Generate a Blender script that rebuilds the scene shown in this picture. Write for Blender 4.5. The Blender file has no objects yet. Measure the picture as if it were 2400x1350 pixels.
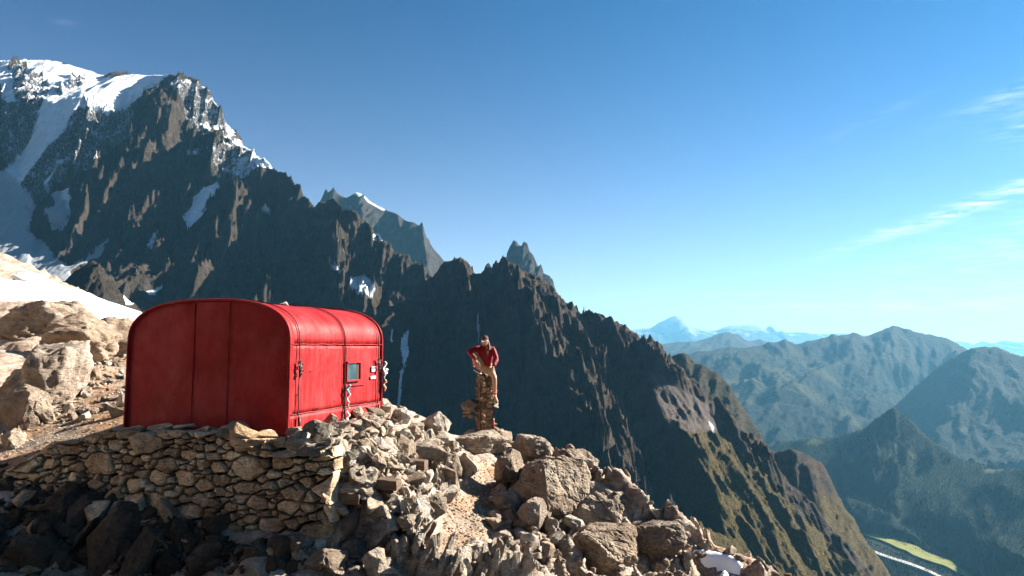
import bpy, bmesh, math, random
import numpy as np
from mathutils import Vector, Matrix, Euler
from mathutils.geometry import delaunay_2d_cdt
random.seed(7); rng = np.random.default_rng(7)
SC = bpy.context.scene
COL = SC.collection
R = math.radians

# ------------------------------------------------------------------ camera
F_PX = 1592.0
PITCH = math.atan(137.0 / F_PX)
cam = bpy.data.cameras.new('camera'); cam.sensor_width = 36; cam.lens = F_PX / 2400 * 36
cam.clip_start = 0.1; cam.clip_end = 200000
camo = bpy.data.objects.new('camera', cam); COL.objects.link(camo)
camo.location = (0, 0, 0); camo.rotation_euler = (R(90) + PITCH, 0, 0)
SC.camera = camo
# ------------------------------------------------------------------ light
SUN_AZ, SUN_EL = 66.0, 29.5          # azimuth from +Y towards +X
SUN = Vector((math.sin(R(SUN_AZ)) * math.cos(R(SUN_EL)), math.cos(R(SUN_AZ)) * math.cos(R(SUN_EL)), math.sin(R(SUN_EL))))
sl = bpy.data.lights.new('sun', 'SUN'); sl.energy = 5.0; sl.angle = R(0.5); sl.color = (1.0, 0.93, 0.82)
so = bpy.data.objects.new('sun', sl); COL.objects.link(so)
so.rotation_euler = (-SUN).to_track_quat('-Z', 'Y').to_euler()
W = bpy.data.worlds.new('World'); SC.world = W; W.use_nodes = True
wn = W.node_tree.nodes; wl = W.node_tree.links; wn.clear()
wout = wn.new('ShaderNodeOutputWorld'); wbg = wn.new('ShaderNodeBackground'); wbg.inputs['Strength'].default_value = 0.05
sky = wn.new('ShaderNodeTexSky'); sky.sky_type = 'NISHITA'; sky.sun_disc = False
sky.sun_elevation = R(SUN_EL); sky.sun_rotation = R(SUN_AZ)
sky.altitude = 2800; sky.air_density = 1.0; sky.dust_density = .6; sky.ozone_density = 4.0
SC.view_settings.view_transform = 'Standard'; SC.view_settings.look = 'None'
SC.view_settings.exposure = 2.1; SC.view_settings.gamma = 1.0; SC.view_settings.use_curve_mapping = False
SC.render.engine = 'CYCLES'
cy = SC.cycles
cy.use_denoising = True
cy.max_bounces = 5; cy.diffuse_bounces = 1; cy.glossy_bounces = 2; cy.transmission_bounces = 3; cy.volume_bounces = 1
cy.use_adaptive_sampling = True; cy.adaptive_threshold = 0.02

# ------------------------------------------------------------------ sky with thin cirrus
def N(tree, typ, **kw):
    n = tree.nodes.new(typ)
    for k, v in kw.items():
        if k.startswith('i_'): n.inputs[k[2:]].default_value = v
        else: setattr(n, k, v)
    return n
def math_node(tree, op, a=None, b=None, c=None, clamp=False):
    n = tree.nodes.new('ShaderNodeMath'); n.operation = op; n.use_clamp = clamp
    for k, v in enumerate((a, b, c)):
        if v is None: continue
        if isinstance(v, (int, float)): n.inputs[k].default_value = v
        else: tree.links.new(v, n.inputs[k])
    return n.outputs[0]
VEIL, VEIL_H = 1.0, .145
def world_sky():
    t = W.node_tree; L = t.links.new
    tc = N(t, 'ShaderNodeTexCoord'); sep = N(t, 'ShaderNodeSeparateXYZ'); L(tc.outputs['Generated'], sep.inputs[0])
    x, y, z = sep.outputs
    az = math_node(t, 'ARCTAN2', x, y)
    el = math_node(t, 'ARCSINE', z)
    comb = N(t, 'ShaderNodeCombineXYZ'); L(az, comb.inputs[0]); L(el, comb.inputs[1])
    total = None
    # azimuth, elevation, half sizes, tilt, strength
    bands = [(.60, .171, .115, .009, .30, .75), (.70, .262, .05, .022, .1, .5), (.67, .30, .07, .010, .25, .28),
             (.62, .052, .16, .007, .02, .40), (.40, .055, .10, .0035, .0, .25), (.66, .075, .10, .004, .05, .3), (.30, .073, .14, .003, -.02, .18),
             (-.60, .387, .012, .003, .1, .08), (.50, .292, .05, .006, .3, .10), (.95, .2, .3, .03, .25, .8), (1.5, .15, .5, .03, .1, .7), (-1.6, .2, .5, .03, .1, .5)]
    for ca, ce, sa, se, tilt, st in bands:
        da = math_node(t, 'SUBTRACT', az, ca); de = math_node(t, 'SUBTRACT', el, ce)
        de2 = math_node(t, 'SUBTRACT', de, math_node(t, 'MULTIPLY', da, tilt))
        q = math_node(t, 'ADD', math_node(t, 'POWER', math_node(t, 'ABSOLUTE', math_node(t, 'DIVIDE', da, sa)), 2.0),
                      math_node(t, 'POWER', math_node(t, 'ABSOLUTE', math_node(t, 'DIVIDE', de2, se)), 2.0))
        g = math_node(t, 'MULTIPLY', math_node(t, 'EXPONENT', math_node(t, 'MULTIPLY', q, -1.0)), st)
        total = g if total is None else math_node(t, 'ADD', total, g)
    mp = N(t, 'ShaderNodeMapping'); mp.inputs['Scale'].default_value = (9, 60, 1); mp.inputs['Rotation'].default_value = (0, 0, R(-14))
    L(comb.outputs[0], mp.inputs[0])
    no = N(t, 'ShaderNodeTexNoise', i_Scale=2.2, i_Detail=6.0, i_Roughness=.62, i_Distortion=.7); L(mp.outputs[0], no.inputs['Vector'])
    nz = math_node(t, 'MULTIPLY', math_node(t, 'SUBTRACT', no.outputs[0], .40), 3.4, clamp=True)
    m = math_node(t, 'MULTIPLY', math_node(t, 'MULTIPLY', total, nz), 1.0, clamp=True)
    mix = N(t, 'ShaderNodeMix', data_type='RGBA'); L(m, mix.inputs['Factor'])
    gm = N(t, 'ShaderNodeGamma'); gm.inputs['Gamma'].default_value = 1.32; L(sky.outputs[0], gm.inputs['Color'])
    hs = N(t, 'ShaderNodeHueSaturation'); hs.inputs['Saturation'].default_value = 1.55; hs.inputs['Value'].default_value = .345; L(gm.outputs[0], hs.inputs['Color'])
    ml = N(t, 'ShaderNodeMix', data_type='RGBA', blend_type='MULTIPLY'); ml.inputs['Factor'].default_value = 1; ml.inputs['B'].default_value = (.03,1.45,1.12, 1); L(hs.outputs[0], ml.inputs['A'])
    # milky air towards the horizon, the same all the way round
    ve = math_node(t, 'MULTIPLY', math_node(t, 'EXPONENT', math_node(t, 'DIVIDE', math_node(t, 'ABSOLUTE', el), -VEIL_H)), VEIL)
    vm = N(t, 'ShaderNodeMix', data_type='RGBA'); L(ve, vm.inputs['Factor']); L(ml.outputs['Result'], vm.inputs['A']); vm.inputs['B'].default_value = (4.8,4.0,3.7, 1)
    L(vm.outputs['Result'], mix.inputs['A']); mix.inputs['B'].default_value = (8, 8.3, 8.5, 1)
    L(mix.outputs['Result'], wbg.inputs['Color']); L(wbg.outputs[0], wout.inputs['Surface'])
world_sky()

# ------------------------------------------------------------------ geometry helpers
CA, SA = math.cos(PITCH), math.sin(PITCH)
def P(px, py, Y):
    "the place on the ray of a photograph point that lies Y metres ahead"
    dx = (px - 1200) / F_PX; dz = (675 - py) / F_PX
    d = (dx, CA - dz * SA, SA + dz * CA); k = Y / d[1]
    return Vector((d[0] * k, Y, d[2] * k))
def on_plane(px, py, z):
    p = P(px, py, 1.0); return p * (z / p.z)
def project(x, y, z):
    f = y * CA + z * SA; u = -y * SA + z * CA
    f = np.maximum(f, 1e-3)
    return 1200 + F_PX * x / f, 675 - F_PX * u / f

def _hash(ix, iy, iz, seed):
    h = (ix.astype(np.int64) * 374761393 + iy.astype(np.int64) * 668265263 + iz.astype(np.int64) * 2147483647 * 3 + seed * 974634777) & 0xFFFFFFFF
    h = ((h ^ (h >> 13)) * 1274126177) & 0xFFFFFFFF
    h = ((h ^ (h >> 16)) * 2246822519) & 0xFFFFFFFF
    return h ^ (h >> 15)
def rnd(ix, iy, iz, seed): return _hash(ix, iy, iz, seed).astype(np.float64) / 4294967295.0
def noise3(x, y, z, seed=0):
    x = np.asarray(x, float); y = np.asarray(y, float); z = np.asarray(z, float) + np.zeros_like(x)
    xi, yi, zi = np.floor(x), np.floor(y), np.floor(z)
    xf, yf, zf = x - xi, y - yi, z - zi
    u, v, w = [t * t * t * (t * (t * 6 - 15) + 10) for t in (xf, yf, zf)]
    xi, yi, zi = xi.astype(np.int64), yi.astype(np.int64), zi.astype(np.int64)
    def g(dx, dy, dz):
        h = _hash(xi + dx, yi + dy, zi + dz, seed)
        a = (h & 0xFFFF) / 65535.0 * 2 * math.pi; c = ((h >> 16) & 0xFFFF) / 32767.5 - 1
        s = np.sqrt(np.maximum(0, 1 - c * c))
        return np.cos(a) * s * (xf - dx) + np.sin(a) * s * (yf - dy) + c * (zf - dz)
    def lp(a, b, t): return a + (b - a) * t
    r = lp(lp(lp(g(0,0,0), g(1,0,0), u), lp(g(0,1,0), g(1,1,0), u), v),
           lp(lp(g(0,0,1), g(1,0,1), u), lp(g(0,1,1), g(1,1,1), u), v), w)
    return r * 1.6
def fbm(x, y, z, sc, octv=4, seed=0, gain=.5):
    s = 0; a = 1; f = 1.0 / sc; tot = 0
    for k in range(octv):
        s = s + a * noise3(x * f, y * f, z * f, seed + k * 17); tot += a; a *= gain; f *= 2.03
    return s / tot
def ridged(x, y, z, sc, octv=5, seed=0, gain=.55):
    s = 0; a = 1; f = 1.0 / sc; tot = 0; prev = 1.0
    for k in range(octv):
        n = 1 - np.abs(noise3(x * f, y * f, z * f, seed + k * 31)) * 1.6
        n = np.clip(n, 0, 1) ** 1.6
        s = s + a * n * prev; prev = .35 + .65 * n; tot += a; a *= gain; f *= 2.07
    return s / tot
def sstep(a, b, x):
    t = np.clip((x - a) / (b - a), 0, 1); return t * t * (3 - 2 * t)
def cells(x, y, sc, seed, tilt=.8, crease=.25):
    "blocky broken rock: every cell a small tilted facet, with a cleft between cells"
    X, Y = x / sc, y / sc
    xi, yi = np.floor(X).astype(np.int64), np.floor(Y).astype(np.int64)
    z0 = np.zeros_like(xi)
    d1 = np.full(X.shape, 9.0); d2 = np.full(X.shape, 9.0); h = np.zeros(X.shape)
    for dx in (-1, 0, 1):
        for dy in (-1, 0, 1):
            cx, cyy = xi + dx, yi + dy
            px = cx + rnd(cx, cyy, z0, seed); py = cyy + rnd(cx, cyy, z0, seed + 1)
            ex, ey = X - px, Y - py; d = np.sqrt(ex * ex + ey * ey)
            hh = (rnd(cx, cyy, z0, seed + 2) - .5) + tilt * ((rnd(cx, cyy, z0, seed + 3) - .5) * 2 * ex + (rnd(cx, cyy, z0, seed + 4) - .5) * 2 * ey)
            cl = d < d1
            d2 = np.where(cl, d1, np.minimum(d2, d)); h = np.where(cl, hh, h); d1 = np.where(cl, d, d1)
    return h - crease * (1 - sstep(0.0, .16, d2 - d1))

def mesh_obj(name, verts, faces, mat=None, parent=None, smooth=False, attrs=None):
    me = bpy.data.meshes.new(name)
    verts = np.asarray(verts, dtype=np.float32).reshape(-1, 3)
    if isinstance(faces, np.ndarray):
        k = faces.shape[1]
        me.vertices.add(len(verts)); me.vertices.foreach_set('co', verts.ravel())
        me.loops.add(faces.size); me.loops.foreach_set('vertex_index', faces.astype(np.int32).ravel())
        me.polygons.add(len(faces)); me.polygons.foreach_set('loop_start', np.arange(0, faces.size, k, dtype=np.int32))
        me.polygons.foreach_set('loop_total', np.full(len(faces), k, dtype=np.int32))
        me.update(calc_edges=True)
    else:
        me.from_pydata([tuple(v) for v in verts.tolist()], [], faces)
    if smooth: me.polygons.foreach_set('use_smooth', np.ones(len(me.polygons), dtype=bool))
    if attrs:
        for k, v in attrs.items():
            a = me.attributes.new(k, 'FLOAT', 'POINT'); a.data.foreach_set('value', np.asarray(v, dtype=np.float32))
    if mat: me.materials.append(mat)
    me.update()
    o = bpy.data.objects.new(name, me); COL.objects.link(o)
    if parent: o.parent = parent
    return o
def grid_faces(nx, ny):
    i = np.arange(nx * ny).reshape(ny, nx)
    return np.stack([i[:-1, :-1].ravel(), i[:-1, 1:].ravel(), i[1:, 1:].ravel(), i[1:, :-1].ravel()], 1)
def tag(o, label=None, cat=None, group=None, kind=None):
    if label: o['label'] = label
    if cat: o['category'] = cat
    if group: o['group'] = group
    if kind: o['kind'] = kind
    return o
def empty(name, loc=(0, 0, 0), rot=(0, 0, 0)):
    o = bpy.data.objects.new(name, None); COL.objects.link(o); o.location = loc; o.rotation_euler = rot
    o.empty_display_size = .2; return o
def bm_obj(name, bm, mat, parent=None, smooth=False):
    me = bpy.data.meshes.new(name); bmesh.ops.recalc_face_normals(bm, faces=bm.faces); bm.to_mesh(me); bm.free()
    if smooth:
        for p in me.polygons: p.use_smooth = True
    if mat: me.materials.append(mat)
    o = bpy.data.objects.new(name, me); COL.objects.link(o)
    if parent: o.parent = parent
    return o
def bm_box(bm, c, s, rot=None):
    r = bmesh.ops.create_cube(bm, size=1.0); M = Matrix.Translation(Vector(c)) @ (rot.to_4x4() if rot else Matrix.Identity(4)) @ Matrix.Diagonal((*s, 1))
    bmesh.ops.transform(bm, matrix=M, verts=r['verts']); return r['verts']
def bm_tube(bm, pts, rad, seg=6, closed_ends=True):
    pts = [Vector(p) for p in pts]; rings = []
    for i, p in enumerate(pts):
        d = (pts[min(i + 1, len(pts) - 1)] - pts[max(i - 1, 0)]).normalized()
        a = d.orthogonal().normalized(); b = d.cross(a)
        if rings and True:
            a0 = prev - d * prev.dot(d)
            if a0.length > 1e-6: a = a0.normalized(); b = d.cross(a)
        prev = a
        r = rad[i] if isinstance(rad, (list, tuple)) else rad
        rings.append([bm.verts.new(p + (a * math.cos(t) + b * math.sin(t)) * r) for t in [2 * math.pi * k / seg for k in range(seg)]])
    for r0, r1 in zip(rings, rings[1:]):
        for k in range(seg): bm.faces.new((r0[k], r0[(k + 1) % seg], r1[(k + 1) % seg], r1[k]))
    if closed_ends: bm.faces.new(rings[0][::-1]); bm.faces.new(rings[-1])

# ------------------------------------------------------------------ materials
def mat_base(name, rough=.9, spec=.2):
    m = bpy.data.materials.new(name); m.use_nodes = True; t = m.node_tree
    b = t.nodes['Principled BSDF']; b.inputs['Roughness'].default_value = rough; b.inputs['Specular IOR Level'].default_value = spec
    return m, t, b
def ramp(t, fac, stops, interp='LINEAR'):
    r = t.nodes.new('ShaderNodeValToRGB'); t.links.new(fac, r.inputs[0]); e = r.color_ramp.elements
    r.color_ramp.interpolation = interp
    while len(e) < len(stops): e.new(.5)
    for k, (p, c) in enumerate(stops): e[k].position = p; e[k].color = (*c, 1) if len(c) == 3 else c
    return r.outputs[0]
def mixc(t, fac, a, b, mode='MIX'):
    m = t.nodes.new('ShaderNodeMix'); m.data_type = 'RGBA'; m.blend_type = mode
    for v, k in ((fac, 'Factor'), (a, 'A'), (b, 'B')):
        if isinstance(v, (int, float)): m.inputs[k].default_value = v
        elif isinstance(v, tuple): m.inputs[k].default_value = (*v, 1) if len(v) == 3 else v
        else: t.links.new(v, m.inputs[k])
    return m.outputs['Result']
def coords(t, kind='Object', scale=(1, 1, 1), rot=(0, 0, 0)):
    if kind == 'Position': src = t.nodes.new('ShaderNodeNewGeometry').outputs['Position']
    else: src = t.nodes.new('ShaderNodeTexCoord').outputs[kind]
    mp = t.nodes.new('ShaderNodeMapping'); mp.inputs['Scale'].default_value = scale; mp.inputs['Rotation'].default_value = rot
    t.links.new(src, mp.inputs[0]); return mp.outputs[0]
def noise(t, vec, scale, detail=5, rough=.6, dist=0):
    n = t.nodes.new('ShaderNodeTexNoise'); t.links.new(vec, n.inputs['Vector'])
    n.inputs['Scale'].default_value = scale; n.inputs['Detail'].default_value = detail
    n.inputs['Roughness'].default_value = rough; n.inputs['Distortion'].default_value = dist
    return n.outputs[0]
def voro(t, vec, scale, feat='DISTANCE_TO_EDGE', out='Distance'):
    n = t.nodes.new('ShaderNodeTexVoronoi'); n.feature = feat; t.links.new(vec, n.inputs['Vector']); n.inputs['Scale'].default_value = scale
    return n.outputs[out]
def bump(t, b, h, dist, strength=1.0, prev=None):
    n = t.nodes.new('ShaderNodeBump'); n.inputs['Distance'].default_value = dist; n.inputs['Strength'].default_value = strength
    t.links.new(h, n.inputs['Height'])
    if prev: t.links.new(prev, n.inputs['Normal'])
    t.links.new(n.outputs[0], b.inputs['Normal']); return n.outputs[0]
def attr(t, name):
    a = t.nodes.new('ShaderNodeAttribute'); a.attribute_name = name; return a.outputs['Fac']

def stone_mat(name, cols, vary=.35, scale=1.0, lichen=.25, rnd_obj=True, bd=.020, attr_soil=False, gain=1.0):
    m, t, b = mat_base(name, .88, .25)
    v = coords(t, 'Position', (scale,) * 3)
    vs = coords(t, 'Position' if not rnd_obj else 'Object', (1.2 * scale, 1.2 * scale, 7 * scale), (.5, .3, 0))
    n1 = noise(t, v, 1.7, 6, .65, .4)
    c = ramp(t, n1, [(.28, cols[0]), (.45, cols[1]), (.6, cols[2]), (.75, cols[3])])
    n2 = noise(t, v, 11, 6, .7)
    c = mixc(t, .75, c, ramp(t, n2, [(.3, (.45, .43, .42)), (.5, (.85, .84, .82)), (.7, (1.2, 1.18, 1.12))]), 'MULTIPLY')
    n3 = noise(t, vs, 3.0, 5, .6, .8)
    c = mixc(t, .5, c, ramp(t, n3, [(.35, (.6, .57, .55)), (.6, (1.1, 1.08, 1.03))]), 'MULTIPLY')
    sp = noise(t, v, 55, 3, .6)
    c = mixc(t, .6, c, ramp(t, sp, [(.32, (.45, .42, .4)), (.46, (1, 1, 1)), (.7, (1.12, 1.12, 1.12))]), 'MULTIPLY')
    lm = math_node(t, 'MULTIPLY', ramp(t, noise(t, v, 4.3, 6, .75, 1.0), [(.58, (0, 0, 0)), (.66, (1, 1, 1))]), lichen)
    c = mixc(t, lm, c, (.09, .09, .075))
    rust = math_node(t, 'MULTIPLY', ramp(t, noise(t, v, .9, 6, .7, 1.0), [(.54, (0, 0, 0)), (.68, (1, 1, 1))]), .32)
    c = mixc(t, rust, c, (.33, .19, .12))
    if rnd_obj:
        oi = t.nodes.new('ShaderNodeObjectInfo')
        c = mixc(t, 1.0, c, ramp(t, oi.outputs['Random'], [(0, (1 - vary, (1 - vary) * .96, (1 - vary) * .9)), (.35, (.92, .84, .76)), (.55, (.95, .97, 1.0)), (.75, (.75, .7, .64)), (1, (1 + vary * .5, 1.02 + vary * .5, 1 + vary * .5))]), 'MULTIPLY')
    if attr_soil:
        sn = noise(t, v, 22, 5, .7)
        soil = ramp(t, sn, [(.3, (.10, .075, .055)), (.5, (.20, .15, .11)), (.7, (.34, .28, .22))])
        soil = mixc(t, ramp(t, noise(t, v, 1.1, 3, .5), [(.4, (0, 0, 0)), (.6, (1, 1, 1))]), soil, mixc(t, 1.0, soil, (1.25, .95, .72), 'MULTIPLY'))
        c = mixc(t, attr(t, 'soil'), c, soil)
    c = mixc(t, 1.0, c, (gain, gain, gain), 'MULTIPLY')
    t.links.new(c, b.inputs['Base Color'])
    h1 = noise(t, v, 5, 8, .68, .3); h2 = voro(t, vs, 3.2)
    hh = math_node(t, 'ADD', math_node(t, 'MULTIPLY', h1, 3.0), math_node(t, 'MULTIPLY', math_node(t, 'MINIMUM', h2, .12), 2.2))
    n = bump(t, b, hh, bd * 1.6, .9)
    bump(t, b, noise(t, v, 40, 5, .7), bd * .55, .8, n)
    return m
ST = {}
ST['wall'] = stone_mat('grey_brown_stone', [(.16, .105, .068), (.27, .20, .135), (.40, .325, .225), (.51, .44, .34)], .55, gain=2.3)
ST['dark'] = stone_mat('shade_toned_stone', [(.05, .042, .034), (.085, .068, .052), (.13, .105, .08), (.19, .16, .13)], .4, gain=1.0, lichen=.4)  # base colour darkened to imitate the deep shadow below the wall
ST['pale'] = stone_mat('pale_stone', [(.26, .205, .165), (.40, .34, .28), (.53, .48, .42), (.66, .63, .57)], .6, lichen=.2, gain=1.12)
ST['bedrock'] = stone_mat('brown_bedrock', [(.19, .14, .11), (.30, .235, .19), (.42, .35, .29), (.55, .49, .43)], rnd_obj=False, attr_soil=True, lichen=.25, gain=1.2)
ST['boulder'] = stone_mat('boulder_stone', [(.20, .155, .12), (.31, .25, .20), (.42, .36, .30), (.52, .47, .41)], .4, scale=.8, gain=.95)
ST['pillar'] = stone_mat('pillar_stone', [(.12, .085, .06), (.21, .15, .10), (.30, .22, .15), (.42, .33, .24)], .4, gain=2.1)
def snow_mat(name='snow', col=(.86, .88, .9), sc=1.0, dirt=.15):
    m, t, b = mat_base(name, .55, .3)
    v = coords(t, 'Position', (sc,) * 3)
    n = noise(t, v, .8, 6, .6)
    c = mixc(t, math_node(t, 'MULTIPLY', ramp(t, n, [(.5, (0, 0, 0)), (.75, (1, 1, 1))]), dirt), col, (.5, .47, .42))
    t.links.new(c, b.inputs['Base Color'])
    bump(t, b, noise(t, v, 2.2, 6, .6, .2), .06 / sc, .6)
    return m
SNOW = snow_mat()
def plain(name, col, rough=.6, spec=.3, metal=0, var=.15, vs=8, bd=0.0):
    m, t, b = mat_base(name, rough, spec); b.inputs['Metallic'].default_value = metal
    v = coords(t, 'Position')
    n = noise(t, v, vs, 5, .6)
    k0, k1 = 1 - var, 1 + var
    c = mixc(t, 1.0, col, ramp(t, n, [(.3, (k0,) * 3), (.7, (k1,) * 3)]), 'MULTIPLY')
    t.links.new(c, b.inputs['Base Color'])
    if bd: bump(t, b, noise(t, v, vs * 1.5, 5, .6), bd)
    return m

def mountain_mat(name, c0, c1, c2, unit=30.0, grass=(.075, .075, .025), forest=(.012, .024, .014), bumpd=None, warm=(.16, .12, .09), lum=.58):
    "rock, snow, scree, grass and forest by attributes that were read off the place"
    m, t, b = mat_base(name, .95, .1)
    k = 1.0 / unit
    v = coords(t, 'Position', (k,) * 3)
    vv = coords(t, 'Position', (2.0 * k, 2.0 * k, .45 * k))
    n1 = noise(t, v, .6, 7, .62, .3); n2 = noise(t, vv, 3.5, 7, .7, .6); n3 = noise(t, v, 14, 4, .7)
    c = ramp(t, n1, [(.32, c0), (.5, c1), (.68, c2)])
    c = mixc(t, ramp(t, noise(t, v, .25, 4, .6, .6), [(.45, (0, 0, 0)), (.65, (.6, .6, .6))]), c, warm)
    c = mixc(t, .85, c, ramp(t, n2, [(.32, (.32, .30, .30)), (.5, (.72, .72, .72)), (.66, (1.3, 1.27, 1.2))]), 'MULTIPLY')
    c = mixc(t, .5, c, ramp(t, n3, [(.35, (.55, .55, .55)), (.6, (1.2, 1.2, 1.2))]), 'MULTIPLY')
    scn = ramp(t, noise(t, v, 9, 5, .7), [(.35, (.12, .095, .085)), (.65, (.19, .155, .14))])
    c = mixc(t, attr(t, 'scree_and_shade'), c, scn)
    gn = ramp(t, noise(t, v, 4.0, 7, .75, .5), [(.3, (grass[0] * .45, grass[1] * .42, grass[2] * .5)), (.5, grass), (.7, (grass[0] * 1.9, grass[1] * 1.75, grass[2] * 1.6))])
    ga = math_node(t, 'MULTIPLY', attr(t, 'grass'), 1.35)
    gm = ramp(t, math_node(t, 'ADD', ga, math_node(t, 'SUBTRACT', noise(t, vv, 2.4, 6, .7), 1.0)), [(.02, (0, 0, 0)), (.22, (1, 1, 1))])
    c = mixc(t, gm, c, gn)
    fn = ramp(t, noise(t, v, 9, 5, .8), [(.35, (forest[0] * .5, forest[1] * .5, forest[2] * .5)), (.65, (forest[0] * 1.8, forest[1] * 1.8, forest[2] * 1.6))])
    c = mixc(t, attr(t, 'forest'), c, fn)
    sn = math_node(t, 'ADD', attr(t, 'snow'), math_node(t, 'MULTIPLY', math_node(t, 'SUBTRACT', noise(t, vv, 5.5, 7, .78, .4), .5), .9))
    sm = ramp(t, sn, [(.47, (0, 0, 0)), (.56, (1, 1, 1))])
    sc = ramp(t, noise(t, v, .9, 6, .65, .8), [(.35, (.62, .65, .69)), (.6, (.80, .83, .86))])
    sc = mixc(t, attr(t, 'scree_and_shade'), sc, mixc(t, n2, (.16, .18, .20), (.36, .39, .42)))  # greys the snow too, as painted shade on the lower glacier
    c = mixc(t, sm, c, sc)
    c = mixc(t, math_node(t, 'SUBTRACT', 1.0, math_node(t, 'MULTIPLY', sm, .9)), c, mixc(t, 1.0, c, (lum, lum, lum), 'MULTIPLY'))
    t.links.new(c, b.inputs['Base Color'])
    bd = bumpd or unit * .42
    h = math_node(t, 'ADD', math_node(t, 'MULTIPLY', n2, 2.2), math_node(t, 'MULTIPLY', noise(t, v, 3.0, 8, .72, .4), 2.0))
    hm = math_node(t, 'MULTIPLY', h, math_node(t, 'SUBTRACT', 1.0, math_node(t, 'MULTIPLY', sm, .8)))
    bump(t, b, hm, bd, 1.0)
    return m

# ------------------------------------------------------------------ mountains
def poly_mask(px, py, poly):
    inside = np.zeros(px.shape, bool); n = len(poly)
    for i in range(n):
        x0, y0 = poly[i]; x1, y1 = poly[(i + 1) % n]
        if y0 == y1: continue
        c = ((y0 > py) != (y1 > py)) & (px < (x1 - x0) * (py - y0) / (y1 - y0) + x0)
        inside ^= c
    return inside
def tin(name, lines, loose, cell, mat, crest=0, back=(500, -650), noise_amp=60, noise_sc=300, rib=25, rib_sc=60, jag=6, warp=18,
        bounds=None, attrs=None, label=None, seed=1, kind='structure', facet=0, facet_sc=40, zmin=-1250, fall=(-.5, -.86), smooth=False, smin=0.0):
    pts = []; edges = []
    def add(p):
        pts.append(Vector(p)); return len(pts) - 1
    for li, ln in enumerate(lines):
        idx = [add(P(*q)) for q in ln]
        edges += list(zip(idx, idx[1:]))
    for px, py, Y in lines[crest]:
        p = P(px, py, Y); d = Vector((p.x, p.y, 0)).normalized()
        add((p.x + d.x * back[0], p.y + d.y * back[0], p.z + back[1]))
    for q in loose: add(P(*q) if len(q) == 3 else Vector(q[:3]))
    co2 = [Vector((p.x, p.y)) for p in pts]
    ov, oe, of, vo, _, _ = delaunay_2d_cdt(co2, edges, [], 0, 1e-4)
    A = np.array([(p.x, p.y, p.z) for p in pts])
    Z = np.empty(len(ov)); V2 = np.array([(v.x, v.y) for v in ov])
    for i, o in enumerate(vo):
        if len(o): Z[i] = A[o[0], 2]
        else:
            d = np.hypot(A[:, 0] - V2[i, 0], A[:, 1] - V2[i, 1]); w = 1 / (d + 1) ** 3; Z[i] = (w * A[:, 2]).sum() / w.sum()
    x0, y0 = V2.min(0); x1, y1 = V2.max(0)
    if bounds: x0, x1, y0, y1 = bounds
    xs = np.arange(x0, x1, cell); ys = np.arange(y0, y1, cell)
    X, Yg = np.meshgrid(xs, ys)
    w1 = fbm(X, Yg, 0, noise_sc * .8, 3, seed + 5) * warp; w2 = fbm(X, Yg, 0, noise_sc * .8, 3, seed + 6) * warp
    XW, YW = X + w1, Yg + w2
    H = np.full(X.shape, np.nan)
    for f in of:
        a, b, c = (V2[i] for i in f[:3]); za, zb, zc = (Z[i] for i in f[:3])
        mx0, mx1 = min(a[0], b[0], c[0]) - warp * 1.5, max(a[0], b[0], c[0]) + warp * 1.5
        my0, my1 = min(a[1], b[1], c[1]) - warp * 1.5, max(a[1], b[1], c[1]) + warp * 1.5
        i0, i1 = max(0, int((mx0 - x0) / cell)), min(len(xs), int((mx1 - x0) / cell) + 2)
        j0, j1 = max(0, int((my0 - y0) / cell)), min(len(ys), int((my1 - y0) / cell) + 2)
        if i1 <= i0 or j1 <= j0: continue
        sx, sy = XW[j0:j1, i0:i1], YW[j0:j1, i0:i1]
        den = (b[1] - c[1]) * (a[0] - c[0]) + (c[0] - b[0]) * (a[1] - c[1])
        if abs(den) < 1e-9: continue
        l1 = ((b[1] - c[1]) * (sx - c[0]) + (c[0] - b[0]) * (sy - c[1])) / den
        l2 = ((c[1] - a[1]) * (sx - c[0]) + (a[0] - c[0]) * (sy - c[1])) / den
        l3 = 1 - l1 - l2; m = (l1 >= -1e-6) & (l2 >= -1e-6) & (l3 >= -1e-6)
        sub = H[j0:j1, i0:i1]; sub[m] = (l1 * za + l2 * zb + l3 * zc)[m]
    ok = ~np.isnan(H)
    Hf = np.where(ok, H, zmin)
    # distance to crest line keeps the skyline where the photograph has it
    cr = np.array([tuple(P(*q)) for q in lines[crest]])
    dc = np.full(X.shape, 1e9)
    for a, b in zip(cr, cr[1:]):
        ab = b[:2] - a[:2]; L2 = (ab ** 2).sum() + 1e-9
        tt = np.clip(((X - a[0]) * ab[0] + (Yg - a[1]) * ab[1]) / L2, 0, 1)
        dc = np.minimum(dc, np.hypot(X - a[0] - tt * ab[0], Yg - a[1] - tt * ab[1]))
    k = sstep(0, noise_sc * .6, dc) * .92 + .08
    # ribs and couloirs running down the fall line
    gy, gx = np.gradient(Hf, cell); gl = np.hypot(gx, gy) + 1e-3
    steep = np.maximum(np.clip(gl, 0, 1.5) / 1.2, smin)
    across = None
    fu = (X * fall[0] + Yg * fall[1]) * .30 + w2 * .6; fv = (X * fall[1] - Yg * fall[0]) + w1 * 1.5
    big = ridged(fu, fv, Hf * .1, noise_sc, 4, seed) - .45
    rb = ridged(fu * .8, fv, Hf * .06, rib_sc, 5, seed + 9, .6) - .4
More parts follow.
